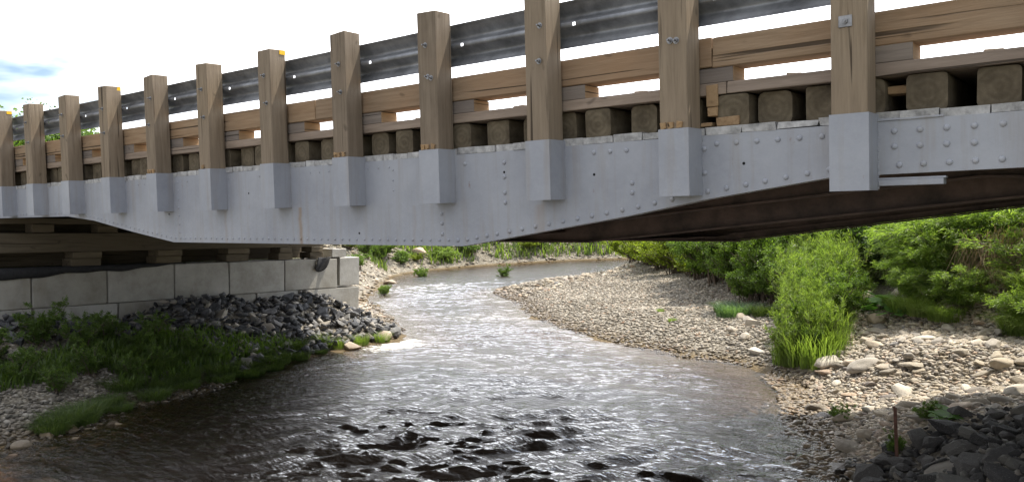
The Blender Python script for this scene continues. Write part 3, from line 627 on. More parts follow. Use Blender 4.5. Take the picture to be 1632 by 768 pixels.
# ------------------------------------------------------------------ rocks
def hull_rock(seed, flat=.5, pts=16, rnd=0.):
    r = random.Random(seed); b = bmesh.new()
    for _ in range(pts):
        v = Vector((r.gauss(0, 1), r.gauss(0, 1), r.gauss(0, 1))).normalized()*r.uniform(.8, 1.05)
        b.verts.new((v.x*.5, v.y*.5*r.uniform(.75, 1), v.z*.5*flat))
    h = bmesh.ops.convex_hull(b, input=b.verts[:]); bmesh.ops.delete(b, geom=[g for g in h['geom_interior'] if isinstance(g, bmesh.types.BMVert)], context='VERTS')
    bmesh.ops.bevel(b, geom=b.edges[:], offset=.012, segments=1, affect='EDGES'); bmesh.ops.triangulate(b, faces=b.faces[:])
    bmesh.ops.subdivide_edges(b, edges=[e for e in b.edges if e.calc_length() > .16], cuts=2); bmesh.ops.triangulate(b, faces=b.faces[:])
    for v in b.verts: v.co += v.co*(.075*mnoise.noise(v.co*7+Vector((seed*3.1, 0, 0)))+.03*mnoise.noise(v.co*19))
    me = bpy.data.meshes.new('rock'); b.to_mesh(me); b.free(); return me
def round_rock(seed, flat=.55, sub=3, amp=.16):
    r = random.Random(seed); b = bmesh.new(); bmesh.ops.create_icosphere(b, subdivisions=sub, radius=.5); off = Vector((r.uniform(0, 99), r.uniform(0, 99), r.uniform(0, 99)))
    # a few flattened sides
    cuts = [(Vector((r.gauss(0, 1), r.gauss(0, 1), r.gauss(0, 1))).normalized(), r.uniform(.30, .42)) for _ in range(6)]
    for v in b.verts:
        for n_, d in cuts:
            q = v.co.dot(n_)
            if q > d: v.co -= n_*(q-d)*.8
        k = 1+amp*mnoise.noise(v.co*2.2+off)+amp*.4*mnoise.noise(v.co*5+off)
        v.co *= k; v.co.z *= flat; v.co.y *= .8
    for f in b.faces: f.smooth = True
    me = bpy.data.meshes.new('stone'); b.to_mesh(me); b.free(); return me
def with_mat(me, m): q = me.copy(); q.materials.clear(); q.materials.append(m); return q
HULL = [hull_rock(i, [.38, .5, .62, .75][i % 4]) for i in range(12)]
RND = [round_rock(i+50, [.38, .5, .6, .72][i % 4]) for i in range(12)]
SL = [with_mat(m, MW['slate']) for m in HULL]; 
def slab(seed):
    r = random.Random(seed); b = bmesh.new()
    for _ in range(22):
        v = Vector((r.gauss(0, 1), r.gauss(0, 1), r.gauss(0, .8))).normalized(); b.verts.new((v.x*.5, v.y*.5*r.uniform(.6, .75), v.z*.5*[.28, .4, .5][seed % 3]))
    bmesh.ops.convex_hull(b, input=b.verts[:]); bmesh.ops.delete(b, geom=[v for v in b.verts if not v.link_faces], context='VERTS')
    bmesh.ops.bevel(b, geom=b.edges[:], offset=.05, segments=2, profile=.5, affect='EDGES', clamp_overlap=True)
    for f in b.faces: f.smooth = True
    me = bpy.data.meshes.new('slab'); b.to_mesh(me); b.free(); return me
SLAB = [slab(300+i) for i in range(12)]
PL = [with_mat(m, MW['pale']) for m in RND[:2]]+[with_mat(m, MW['pale']) for m in SLAB]
def rock(name, me, x, y, s, sink=.25, tilt=.35, z=None, rz=None, dz=0., asp=1.):
    o = bpy.data.objects.new(name, me); s3 = (s*asp, s, s); hh = me.vertices and max(v.co.z for v in me.vertices)*s
    zz = gheight(x, y) if z is None else z
    o.location = (x, y, zz+hh*(1-2*sink)+dz); o.scale = s3; o.rotation_euler = (random.uniform(-tilt, tilt), random.uniform(-tilt, tilt), random.uniform(0, 6.28) if rz is None else rz)
    return link(o)
ZMAX = {}
def scatter(n, xr, yr, ok, rs, mind=.75, tries=60):
    pts = []; grid = {}
    for _ in range(n*tries):
        if len(pts) >= n: break
        x = random.uniform(*xr); y = random.uniform(*yr)
        if not ok(x, y): continue
        s = rs(); k = (int(x//.3), int(y//.3)); bad = False
        for i in (-1, 0, 1):
            for j in (-1, 0, 1):
                for (a, b_, c) in grid.get((k[0]+i, k[1]+j), ()):
                    if (a-x)**2+(b_-y)**2 < (mind*.5*(s+c))**2: bad = True
        if bad: continue
        grid.setdefault(k, []).append((x, y, s)); pts.append((x, y, s))
    return pts
def sd1(x, y): return float(sdist(np.array([x]), np.array([y]))[0])
def merged(name, meshes, P, material, label, cat=None, tilt=.4, sink=.3, zadd=None):
    """one object of many small stones: P array of (x,y,s)"""
    P = np.array(P); H = height(P[:, 0], P[:, 1]); Vs = []; Fs = []; base = 0
    dat = []
    for me in meshes:
        b = bmesh.new(); b.from_mesh(me); bmesh.ops.triangulate(b, faces=b.faces[:]); b.verts.ensure_lookup_table()
        dat.append((np.array([v.co[:] for v in b.verts]), np.array([[v.index for v in f.verts] for f in b.faces]))); b.free()
    for i, (x, y, s) in enumerate(P):
        v, f = dat[i % len(dat)]; a = rng.uniform(0, 6.28); tx, ty = rng.uniform(-tilt, tilt, 2); ca, sa = math.cos(a), math.sin(a)
        q = v*s*np.array([rng.uniform(.8, 1.3), rng.uniform(.8, 1.1), rng.uniform(.7, 1.1)])
        q = np.stack([q[:, 0], q[:, 1]*math.cos(tx)-q[:, 2]*math.sin(tx), q[:, 1]*math.sin(tx)+q[:, 2]*math.cos(tx)], 1)
        q = np.stack([q[:, 0]*math.cos(ty)+q[:, 2]*math.sin(ty), q[:, 1], -q[:, 0]*math.sin(ty)+q[:, 2]*math.cos(ty)], 1)
        q = np.stack([q[:, 0]*ca-q[:, 1]*sa, q[:, 0]*sa+q[:, 1]*ca, q[:, 2]], 1)+np.array([x, y, H[i]+s*.15*(1-sink)+(zadd[i] if zadd is not None else 0)])
        Vs.append(q); Fs.append(f+base); base += len(v)
    me = mesh_np(name, np.concatenate(Vs), np.concatenate(Fs), material, True); o = link(bpy.data.objects.new(name, me)); tag(o, label, cat, kind='stuff'); return o
LOWR = [round_rock(i+200, .5, 1, .25) for i in range(6)]; LOWH = []
for i in range(6):
    r = random.Random(900+i); b = bmesh.new()
    for _ in range(10):
        v = Vector((r.gauss(0, 1), r.gauss(0, 1), r.gauss(0, 1))).normalized(); b.verts.new((v.x*.5, v.y*.4, v.z*.25))
    bmesh.ops.convex_hull(b, input=b.verts[:]); me = bpy.data.meshes.new('chip'); b.to_mesh(me); b.free(); LOWH.append(me)
# left riprap heap: the mound itself is lifted a little by layers of stones
def ripz(x, y): return x < 1.65 and x > -.42
inL = lambda x, y: -.42 < x < 2.0 and sd1(x, y) > .02 and (y > 1.6+.3*x or x < .55)
pts = [p for p in scatter(290, (-.42, 2.1), (-1.6, 6.2), inL, lambda: random.uniform(.13, .30), .62)]
for x, y, s in pts:
    o = rock('riprap_stone', random.choice(SL), x, y, s, .15, .7, asp=random.uniform(1, 1.5)); tag(o, 'dark angular slate stone in the riprap heap below the concrete wall', 'rock', 'slate riprap stones below the concrete wall')
print('left riprap', len(pts))
P = [(random.uniform(-.42, 2.0), random.uniform(-1.6, 6.3), random.uniform(.07, .2)) for _ in range(2600)]
dP = sdist(np.array([p[0] for p in P]), np.array([p[1] for p in P])); P = [p for p, d in zip(P, dP) if d > -.05 and (p[1] > 1.7+.25*p[0] or p[0] < .3)]
merged('slate_rubble', LOWH, P, MW['slate_i'], 'small dark slate chips filling between the riprap stones below the wall', zadd=rng.uniform(-.02, .10, len(P)), tilt=.8)
# right dark heap
rock_l = 'dark angular slate rock in the shaded heap at the bottom right'
LN = lambda x: np.where(x < 11.1, 3.55+(x-11.1)*.95, 3.55)
inR = lambda x, y: y < LN(x) and sd1(x, y) > .05
pr_ = scatter(240, (9.9, 12.8), (-1.0, 3.55), inR, lambda: random.choice((.10, .13, .16, .20, .27, .33))*random.uniform(.8, 1.2), .6)
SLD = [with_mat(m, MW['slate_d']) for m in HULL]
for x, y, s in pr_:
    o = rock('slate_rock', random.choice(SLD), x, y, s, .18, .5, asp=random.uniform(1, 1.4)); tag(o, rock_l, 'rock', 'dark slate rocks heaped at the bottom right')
P = [(random.uniform(10, 13.4), random.uniform(-1.4, 3.7), random.uniform(.05, .16)) for _ in range(3600)]; dP = sdist(np.array([p[0] for p in P]), np.array([p[1] for p in P]))
P = [p for p, d in zip(P, dP) if d > -.1 and p[1] < LN(p[0])+random.uniform(-.25, .2)]
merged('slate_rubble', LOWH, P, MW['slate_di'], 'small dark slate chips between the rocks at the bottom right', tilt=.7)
# right pale cobbles
inC = lambda x, y: sd1(x, y) > .02 and y > LN(x)+.05 and y < 7.2 and not (x < 8.9 and y > 5.9) and gheight(x, y) < -1.2
pc = scatter(285, (8.8, 12.0), (2.2, 7.4), inC, lambda: (.075+.17*random.random()**2.0) if random.random() < .88 else random.uniform(.22, .36), .6)
for x, y, s in pc:
    o = rock('cobble', random.choice(PL), x, y, s, .3, .3, asp=random.uniform(1, 1.5)); tag(o, 'rounded pale river cobble on the stony right bank', 'cobble', 'river cobbles on the right bank')
print('cobbles', len(pc), len(pr_))
def spread(n, xr, yr, cond, smin, smax):
    x = rng.uniform(*xr, n); y = rng.uniform(*yr, n); d = sdist(x, y); k = cond(x, y, d); x, y = x[k], y[k]; return np.stack([x, y, rng.uniform(smin, smax, len(x))**1.0], 1)
P = spread(42000, (8.2, 13), (2.3, 8.2), lambda x, y, d: (d > -.35) & (y > LN(x)-.3) & ~((x < 8.7) & (y > 6.3)), .025, .10)
merged('bank_pebbles', LOWR[:3]+LOWH[:3], P, MW['pale_i'], 'small pale pebbles covering the right bank between the cobbles')
P = spread(52000, (-2.3, 8.8), (6.3, 17), lambda x, y, d: (d > -.18) & (y < 8.2+(9-x)*1.45) & (x-(-2.3) > 0), .03, .095)
merged('bar_gravel', LOWR[:3]+LOWH[:3], P, MW['bar_i'], 'grey and tan gravel covering the low bar beside the river')
P = spread(7000, (.2, 4.2), (-3.2, 1.9), lambda x, y, d: (d > -1.6), .03, .11)
merged('beach_gravel', LOWR[:3]+LOWH[:3], P, MW['beach_i'], 'grey gravel and half sunken pebbles at the shaded left waterline')
P = spread(9000, (-13, 0), (7, 26), lambda x, y, d: (d > -.1) & (d < 3.0), .07, .22)
merged('far_bank_stones', LOWR[:3]+LOWH[:3], P, MW['pale_i'], 'sunlit tan stones covering the far left river bank')
P = spread(1500, (8.5, 11), (-1, 7), lambda x, y, d: (d < -.1) & (d > -1.3), .06, .16)
merged('river_bed_stones', LOWR, P, MW['pale_i'], 'brown stones on the river bed seen through shallow water')
# single boulders
def crag(seed, flat):
    r = random.Random(seed); b = bmesh.new()
    for _ in range(17):
        v = Vector((r.gauss(0, 1), r.gauss(0, 1), r.gauss(0, 1))).normalized()*r.uniform(.85, 1); b.verts.new((v.x*.5, v.y*.42, v.z*.5*flat))
    bmesh.ops.convex_hull(b, input=b.verts[:]); bmesh.ops.delete(b, geom=[v for v in b.verts if not v.link_faces], context='VERTS')
    bmesh.ops.bevel(b, geom=b.edges[:], offset=.07, segments=3, profile=.5, affect='EDGES', clamp_overlap=True); bmesh.ops.triangulate(b, faces=b.faces[:]); bmesh.ops.subdivide_edges(b, edges=[e for e in b.edges if e.calc_length() > .12], cuts=1)
    for v in b.verts: v.co *= 1+.05*mnoise.noise(v.co*4+Vector((seed, 0, 0)))
    for f in b.faces: f.smooth = True
    me = bpy.data.meshes.new('crag'); b.to_mesh(me); b.free(); return me
CRAG = [crag(700+i, [.5, .65, .8][i % 3]) for i in range(12)]
def boulder(x, y, s, mt, label, kind=None, sink=.3, asp=1.2, me=None, rz=None, z=None):
    o = rock('boulder', with_mat(me or random.choice(RND), MW[mt]), x, y, s, sink, .15, asp=asp, rz=rz, z=z); tag(o, label, 'boulder'); return o
boulder(10.62, 1.55, .62, 'brownrock', 'large smooth brown boulder at the very bottom of the picture, partly in water', asp=1.5, me=CRAG[2], rz=.4)
boulder(10.12, 2.62, .40, 'brownrock', 'wet reddish brown rock standing in the water at bottom right', asp=1.5, me=CRAG[6], rz=.2, z=WZ-.06)
boulder(9.0, 5.95, .34, 'palerock', 'long cream boulder at the waterline in front of the bright grass', asp=1.5, me=CRAG[1])
boulder(7.75, 6.85, .26, 'palerock', 'flat pale stone at the corner of the gravel bar by the water', asp=1.7, me=CRAG[0])
boulder(1.62, 5.35, .36, 'palerock', 'cream boulder at the tip of the dark riprap beside the bright water', asp=1.5, me=CRAG[1])
boulder(1.75, 4.5, .30, 'palerock', 'tan boulder at the foot of the riprap among green grass', asp=1.2, me=CRAG[5])
for (x, y, s, lb) in [(8.35, 8.75, .50, 'tallest cream boulder in the pile under the willow bank'), (8.05, 9.0, .52, 'pale boulder at left of the pile under the willow bank'), (8.75, 8.8, .5, 'brown tinted boulder at right of the pile under the willow bank'), (8.45, 8.2, .36, 'broad cream boulder low in front of the boulder pile'), (8.75, 7.95, .30, 'rounded cream boulder below the brown one in the pile'), (8.75, 7.2, .32, 'brown flat boulder beside the broad butterbur leaves'), (8.0, 8.2, .34, 'cream boulder half hidden behind the bright grass'), (9.0, 8.5, .4, 'pinkish boulder at the foot of the willow bank')]:
    boulder(x+.5, y, s, 'palerock', lb, sink=.12, me=CRAG[int(x*31) % 12])
for (x, y, s, lb) in [(6.9, 8.6, .28, 'pale rock behind the blue green grass tuft on the gravel bar'), (7.2, 8.0, .26, 'tan rock at right edge of the gravel bar beside the bright grass'), (7.0, 7.7, .22, 'flat cream rock lying on the gravel bar near the grass'), (6.6, 9.0, .24, 'brown rock just behind the blue green grass tuft'), (7.35, 7.35, .22, 'small cream rock near the corner of the gravel bar')]:
    boulder(x, y, s, 'palerock', lb, me=CRAG[int(x*17) % 12])
boulder(-6.5, 27.8, 1.0, 'brownrock', 'large tan boulder standing among plants on the far bank, centre', me=CRAG[7], sink=.15)
boulder(-9.6, 17.6, .7, 'pale', 'upright tan rock on the far left bank behind the rapids', me=CRAG[3], sink=.1)
boulder(-6.2, 12.9, .4, 'palerock', 'pinkish brown rock on the far left bank in front of the round bushes', me=CRAG[4], sink=.2)
for k in range(26):
    x = random.uniform(2.6, 4.6); y = random.uniform(-2.2, .2); 
    if sd1(x, y) < -1.3: continue
    o = rock('cobble', random.choice(PL), x, y, random.uniform(.1, .24), .25, .25); tag(o, 'pale flat stone lying in shallow water at bottom left', 'cobble', 'stones in the shallows at bottom left')
# stake
t_ = empty('metal_stake', (10.53, 2.62, gheight(10.53, 2.62)-.06)); tag(t_, 'thin rusty metal stake standing upright among the rocks at bottom right', 'stake')
m = MB(); m.box(-.013, .013, -.003, .003, 0, .50, jit=.0015); m.box(-.003, .003, .0035, .016, 0, .50, jit=.001); m.build('stake_shaft', MW['stake'], t_); m = MB(); m.box(-.020, .004, -.008, .010, .495, .512, jit=.003, bevel=.002); m.build('stake_head', MW['stake'], t_); t_.rotation_euler = (.03, -.03, .4)
# ------------------------------------------------------------------ plants
def tubes(paths, rad):
    V = []; Fc = []; base = 0
    for P_, r0 in zip(paths, rad):
        n_ = len(P_)
        for i, p in enumerate(P_):
            r = r0*(1-.8*i/(n_-1)); d = (P_[min(i+1, n_-1)]-P_[max(i-1, 0)]); d = d/(np.linalg.norm(d)+1e-9); u = np.cross(d, [.3, .9, .1]); u /= np.linalg.norm(u)+1e-9; w = np.cross(d, u)
            for k in range(4): a = k*math.pi/2; V.append(p+r*(u*math.cos(a)+w*math.sin(a)))
        for i in range(n_-1):
            for k in range(4): Fc.append((base+i*4+k, base+i*4+(k+1) % 4, base+(i+1)*4+(k+1) % 4, base+(i+1)*4+k))
        base += n_*4
    return np.array(V), np.array(Fc)
def leaves(pos, dirs, ln, wd, droop=.0, g=rng):
    """folded diamond leaves at pos along dirs"""
    n_ = len(pos); d = dirs/(np.linalg.norm(dirs, axis=1, keepdims=True)+1e-9); r = g.normal(size=(n_, 3)); s = np.cross(d, r); s /= np.linalg.norm(s, axis=1, keepdims=True)+1e-9; nn = np.cross(d, s)
    L_ = (ln*g.uniform(.6, 1.25, n_))[:, None]; W_ = (wd*g.uniform(.7, 1.2, n_))[:, None]
    a = pos; b_ = pos+d*L_*.45+s*W_*.5+nn*W_*.12; c = pos+d*L_; c = c+np.array([0, 0, -1])*droop*L_; e_ = pos+d*L_*.45-s*W_*.5+nn*W_*.12
    V = np.stack([a, b_, c, e_], 1).reshape(-1, 3); i = np.arange(n_)*4; Fq = np.concatenate([np.stack([i, i+1, i+2], 1), np.stack([i, i+2, i+3], 1)]); return V, Fq
def shrub_meshes(name, lm, nst=26, nl=7000, h=1.0, w=.6, ln=.07, wd=.03, seed=1, up=.5, arch=.2, lobes=9, clump=.16):
    """unit bush: stems fanning from the base, leaves in clumps along the branches"""
    g = np.random.default_rng(seed); paths = []; rad = []; tips = []
    lob = [(g.uniform(-w, w)*.75, g.uniform(-w, w)*.75, g.uniform(.35, .95)*h) for _ in range(lobes)]
    for k in range(nst):
        lx, ly, lz = lob[k % lobes]; e = np.array([lx+g.normal(0, .12)*w, ly+g.normal(0, .12)*w, lz+g.normal(0, .06)*h]); b0 = np.array([g.normal(0, .08), g.normal(0, .08), -.05]); t = np.linspace(0, 1, 6)[:, None]
        P_ = b0+(e-b0)*t; P_[:, :2] = b0[:2]+(e-b0)[:2]*(t**1.5); P_[:, 2] -= arch*h*.3*(t[:, 0]**3); paths.append(P_); rad.append(.013*h)
        for q in range(5):
            j = g.integers(2, 6); s0 = P_[j]; dv = g.normal(size=3); dv[2] = abs(dv[2])*.7+up; dv /= np.linalg.norm(dv); l = g.uniform(.12, .34)*h; pe = s0+dv*l; pe[2] -= arch*l; tips.append((s0, pe)); 
            if q < 3: paths.append(np.stack([s0, (s0+pe)/2+g.normal(0, .01, 3), pe])); rad.append(.005*h)
    T = np.array(tips); n_ = nl; idx = g.integers(0, len(T), n_); u = g.uniform(.1, 1.05, n_)[:, None]
    pos = T[idx, 0]*(1-u)+T[idx, 1]*u+g.normal(0, clump*.28, (n_, 3))*h*.5; dirs = (T[idx, 1]-T[idx, 0]); dirs = dirs/np.linalg.norm(dirs, axis=1, keepdims=True)+g.normal(0, .55, (n_, 3)); dirs[:, 2] -= arch*.6
    pos[:, 2] = np.maximum(pos[:, 2], .0)
    V, Fq = leaves(pos, dirs, ln, wd, arch*.3, g); fm = mesh_np(name+'_foliage', V, Fq, lm); V, Fq = tubes(paths, rad); st = mesh_np(name+'_stems', V, Fq, MW['bark'], True); return fm, st
def blades(name, lm, n_, rad, h, wd, seed=1, lean=.5, segs=5, spread_=1., dirbias=(0, 0)):
    g = np.random.default_rng(seed); a = g.uniform(0, 6.28, n_); r = rad*np.sqrt(g.uniform(0, 1, n_))*spread_; bx = r*np.cos(a); by = r*np.sin(a); H = h*g.uniform(.5, 1.1, n_)
    la = a+g.normal(0, .7, n_); ln = lean*g.uniform(.2, 1.2, n_)*H; dx = np.cos(la)*ln+dirbias[0]*H; dy = np.sin(la)*ln+dirbias[1]*H; sx_ = -np.sin(la); sy_ = np.cos(la)
    V = np.zeros((n_, segs*2+1, 3)); 
    for i in range(segs+1):
        t = i/segs; px = bx+dx*t**1.8; py = by+dy*t**1.8; pz = H*(t-.28*lean*t**3*2); w = wd*(1-t)**.7*g.uniform(.95, 1.05)
        if i < segs: V[:, 2*i] = np.stack([px-sx_*w/2, py-sy_*w/2, pz], 1); V[:, 2*i+1] = np.stack([px+sx_*w/2, py+sy_*w/2, pz], 1)
        else: V[:, 2*segs] = np.stack([px, py, pz], 1)
    base = (np.arange(n_)*(2*segs+1))[:, None]; T = []
    for i in range(segs-1): T += [[2*i, 2*i+1, 2*i+3], [2*i, 2*i+3, 2*i+2]]
    T.append([2*segs-2, 2*segs-1, 2*segs]); Fq = (base[:, :, None]+np.array(T)[None]).reshape(-1, 3); return mesh_np(name, V.reshape(-1, 3), Fq, lm)
def plant(name, parts, x, y, s, label, cat, group=None, rz=None, z=None, sc=(1, 1, 1), dz=0.):
    z = gheight(x, y) if z is None else z
    e = empty(name, (x, y, z-.02+dz), random.uniform(0, 6.28) if rz is None else rz); e.scale = (s*sc[0], s*sc[1], s*sc[2])
    for nm, me in parts: link(bpy.data.objects.new(nm, me), e)
    tag(e, label, cat, group); return e
def sh(*a, **k): f, s = shrub_meshes(*a, **k); return [('foliage', f), ('stems', s)]
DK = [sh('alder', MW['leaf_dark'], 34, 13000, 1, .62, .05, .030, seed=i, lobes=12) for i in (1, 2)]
MD = [sh('bush', MW['leaf_mid'], 34, 13000, 1, .62, .045, .022, seed=i, lobes=12) for i in (3, 4)]
YL = [sh('bush_yellow', MW['leaf_yel'], 34, 12000, 1, .8, .05, .026, seed=i, lobes=14) for i in (5, 6)]
WL = [sh('willow', MW['leaf_willow'], 44, 22000, 1, .55, .065, .011, seed=i, up=.55, arch=.45, lobes=16, clump=.2) for i in (7, 8, 9)]
WD = [sh('weed', MW['weed'], 22, 5200, 1, .6, .085, .022, seed=i, up=.6, arch=.25, lobes=11, clump=.12) for i in (10, 11, 12)]
ST = [sh('stalk', MW['grass'], 30, 5200, 1, .6, .10, .014, seed=i, up=2.0, arch=.1, lobes=24, clump=.09) for i in (13, 14)]
GR = [[('blades', blades('grass_tuft', MW['grass'], 420, .34, .66, .013, seed=i, lean=.55))] for i in (1, 2)]
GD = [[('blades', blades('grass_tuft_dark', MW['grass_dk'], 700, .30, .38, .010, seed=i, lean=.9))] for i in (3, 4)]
# --- right bank willows, hanging over the eroded edge
w_pos = [(9.95, 8.6, 1.5, 'leftmost tall feathery willow of the right bank above the boulder pile', .0), (10.1, 8.35, 1.45, 'second willow of the right bank, arching over grey cobbles', 0), (10.75, 8.1, 1.5, 'middle willow of the right bank above the hanging roots', 0), (11.35, 7.8, 1.7, 'willow at the right edge of the picture leaning over the cobbles', 0), (12.1, 7.6, 1.8, 'willow just outside the right edge, tall and bright', 0),
         (9.6, 10.0, 1.7, 'taller willow in the second row beside the dark fir', .0), (10.3, 9.7, 1.7, 'pale willow of the second row behind the hanging roots', 0), (11.2, 9.3, 1.8, 'pale willow of the second row near the right edge', 0), (9.9, 11.2, 1.9, 'pale willow of the back row under the girder', 0), (11.2, 11.2, 2.0, 'pale willow of the back row at the right', 0)]
for k, (x, y, s, lb, dz) in enumerate(w_pos): plant('willow_shrub', WL[k % 3], x, y, s, lb, 'willow', 'willows on the right bank', sc=(1.15, 1.15, .95 if k < 5 else .85))
HG = blades('hang', MW['leaf_willow'], 1000, .45, .85, .010, seed=21, lean=1.0, dirbias=(0, -.08)); HG2 = blades('hang2', MW['grass'], 1000, .45, .85, .010, seed=22, lean=.9, dirbias=(0, -.08))
for k in range(15):
    t = k/14; x = 9.65+2.35*t+random.uniform(-.1, .1); y = 7.85-.65*t+random.uniform(-.12, .25)+(.4 if 10.3 < x < 11.5 else 0)
    plant('grass_clump', [('blades', HG if k % 2 else HG2)], x, y, random.uniform(.6, 1.15), 'arching tall grass clump hanging over the edge of the right bank', 'grass clump', 'arching grass clumps on the right bank edge', dz=0)
for k, (x, y, s) in enumerate([(9.85, 8.3, .9), (10.0, 7.85, 1.05), (10.25, 7.75, .95), (11.0, 7.45, .95), (11.6, 7.0, 1.15), (12.1, 6.6, 1.2), (9.9, 8.9, 1.5), (10.7, 9.0, 1.5), (11.6, 8.6, 1.6), (10.4, 8.2, 1.3), (11.2, 8.1, 1.35), (9.75, 8.0, .6)]):
    plant('willow_shrub', WL[(k+1) % 3], x, y, s, 'feathery willow growing in the dense front of the right bank', 'willow', 'dense willows at the front of the right bank', sc=(1.2, 1.2, .9), dz=.1)
for k, (x, y, q) in enumerate([(9.75, 7.45, .75), (10.05, 7.2, .8), (10.3, 7.0, .7), (11.15, 6.5, .75), (11.45, 6.3, .9), (11.8, 6.2, 1.0), (9.95, 7.6, 1.05), (11.3, 6.9, 1.05)]):
    plant('willow_shrub', WL[k % 3], x, y, q, 'low willow at the foot of the right bank, rising straight from the cobbles', 'willow', 'low willows at the foot of the right bank', sc=(1.15, 1.15, .9))
    plant('grass_clump', [('blades', HG2 if k % 2 else HG)], x-.15, y-.1, q*.7, 'grass clump among the lowest willows, rising from the cobbles', 'grass clump', 'grass clumps among the lowest willows')
# roots hanging from the undercut
V = []; Fc = []; n_ = 620
for i in range(n_):
    x = random.uniform(10.25, 11.6); y0 = 7.05-.35*(x-10.5)+random.uniform(-.1, .15); z0 = gheight(x, y0)+random.uniform(.3, .8); l = random.uniform(.12, .55); w = random.uniform(.002, .006); b0 = len(V)
    sx_ = random.gauss(0, .12); sy_ = random.uniform(-.2, .1)
    for j in range(4): t = j/3; V += [(x+sx_*t-w*(1-t*.7), y0+sy_*t, z0-l*t), (x+sx_*t+w*(1-t*.7), y0+sy_*t, z0-l*t)]
    for j in range(3): Fc.append((b0+2*j, b0+2*j+1, b0+2*j+3, b0+2*j+2))
o = link(bpy.data.objects.new('hanging_roots', mesh_np('hanging_roots', V, Fc, MW['dry']))); tag(o, 'brown dry roots and dead grass hanging from the undercut right bank', kind='stuff')
# --- dark alder mass
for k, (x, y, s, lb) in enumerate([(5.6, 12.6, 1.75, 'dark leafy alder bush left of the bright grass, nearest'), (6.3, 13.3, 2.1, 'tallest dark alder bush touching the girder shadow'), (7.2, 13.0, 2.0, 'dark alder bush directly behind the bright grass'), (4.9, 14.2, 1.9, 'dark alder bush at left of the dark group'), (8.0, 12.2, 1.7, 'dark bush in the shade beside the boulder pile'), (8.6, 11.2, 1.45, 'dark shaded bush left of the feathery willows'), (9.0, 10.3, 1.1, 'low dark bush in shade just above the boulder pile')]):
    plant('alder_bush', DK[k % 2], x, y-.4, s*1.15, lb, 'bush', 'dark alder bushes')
for k, (x, y, s, lb) in enumerate([(3.8, 14.1, 1.25, 'mid green bush at the edge of the gravel bar, in front of dark ones'), (5.5, 11.9, 1.0, 'low mid green bush spilling onto the gravel bar'), (4.7, 12.9, 1.2, 'mid green bush between yellow shrubs and dark alders'), (6.5, 11.1, 1.25, 'light green bush rising behind the bright grass'), (6.2, 10.9, .75, 'low green bush at the right rim of the gravel bar'), (6.9, 10.4, .85, 'green bush touching the left side of the bright stalks'), (7.35, 9.9, .85, 'green bush half hidden inside the bright stalks'), (7.9, 11.2, 1.5, 'taller green bush rising above the bright stalks')]):
    plant('green_bush', MD[k % 2], x, y-.4, s*1.2, lb, 'bush', 'mid green bushes')
for k, (x, y, s, lb) in enumerate([(-.7, 18.7, 1.1, 'yellow green shrub farthest left beside the calm water'), (.2, 17.8, 1.2, 'yellow green shrub second from the water'), (1.1, 17.0, 1.2, 'yellow green shrub in the middle of its row'), (2.0, 16.1, 1.25, 'darker yellow green shrub nearer the gravel bar'), (2.9, 15.2, 1.2, 'yellow green shrub beside the mid green bush'), (1.6, 19.5, 1.5, 'yellow green shrub behind its row, left'), (3.2, 18.2, 1.7, 'yellow green shrub behind its row, right')]):
    plant('yellow_shrub', YL[k % 2], x, y-.3, s*1.25, lb, 'shrub', 'yellow green shrubs at the bend')
# --- bright grass and willowherb running to the water
ns = 0
for k in range(26):
    t = k/25; x = 8.6-.95*t+random.uniform(-.25, .25); y = 6.25+4.2*t+random.uniform(-.15, .15)
    plant('willowherb_stand', ST[k % 2], x, y, .55+.5*t+random.uniform(-.05, .12), 'stand of bright green leafy stalks between the water and the boulder pile', 'herb', 'bright green stalks left of the boulder pile')
GT = [[('blades', blades('grass_tall', MW['grass'], 240, .42, 1.05, .011, seed=i, lean=.45))] for i in (31, 32)]
for k in range(13):
    t = k/12; x = 8.66-.9*t+random.uniform(-.24, .30); y = 6.5+3.8*t+random.uniform(-.2, .2)
    plant('grass_clump', GT[k % 2], x, y, random.uniform(.5, .9), 'tall loose grass among the bright stalks left of the boulder pile', 'grass clump', 'tall loose grass among the bright stalks')
for k in range(14):
    t = k/13; x = 8.7-.9*t+random.uniform(-.3, .35); y = 6.3+3.9*t
    plant('leafy_weed', (WD, MD)[k % 2][k % 2], x, y, random.uniform(.4, .6)+.25*t, 'leafy green weed mixed into the bright strip of grass', 'weed', 'leafy weeds in the bright strip')
for k in range(34):
    t = k/33; x = 8.70-.9*t+random.uniform(-.30, .32); y = 6.2+3.8*t+random.uniform(-.15, .15)
    plant('grass_tuft', GR[k % 2], x, y, random.uniform(.45, 1.0), 'bright yellow green grass tuft between gravel bar and cobbles', 'grass tuft', 'bright grass tufts between bar and cobbles')
BG = [('blades', blades('blue_grass', leafm('blue_green_grass', (.07, .12, .07), (.14, .22, .12), .4), 700, .35, .42, .011, seed=9, lean=.8))]
plant('grass_tuft', BG, 6.35, 9.4, 1.0, 'blue green grass tuft at right side of the gravel bar', 'grass tuft'); plant('grass_tuft', GD[0], 6.0, 9.9, .9, 'dark green grass tuft left of the blue green one', 'grass tuft'); plant('grass_tuft', GD[1], 7.0, 9.2, .9, 'dark grass tuft right of the blue green one', 'grass tuft')
for k, (x, y, lb) in enumerate([(10.62, 3.35, 'small green plant growing among the sunlit cobbles'), (10.5, 2.75, 'small grass tuft behind the rusty stake'), (9.72, 3.9, 'thin grass tuft at the waterline left of the stake'), (4.9, 9.3, 'pale yellow plant alone on the gravel bar'), (5.6, 8.4, 'small yellow green tuft alone on the gravel bar')]): plant('grass_tuft', GR[k % 2] if k > 2 else WD[k], x, y, .2, lb, 'grass tuft')
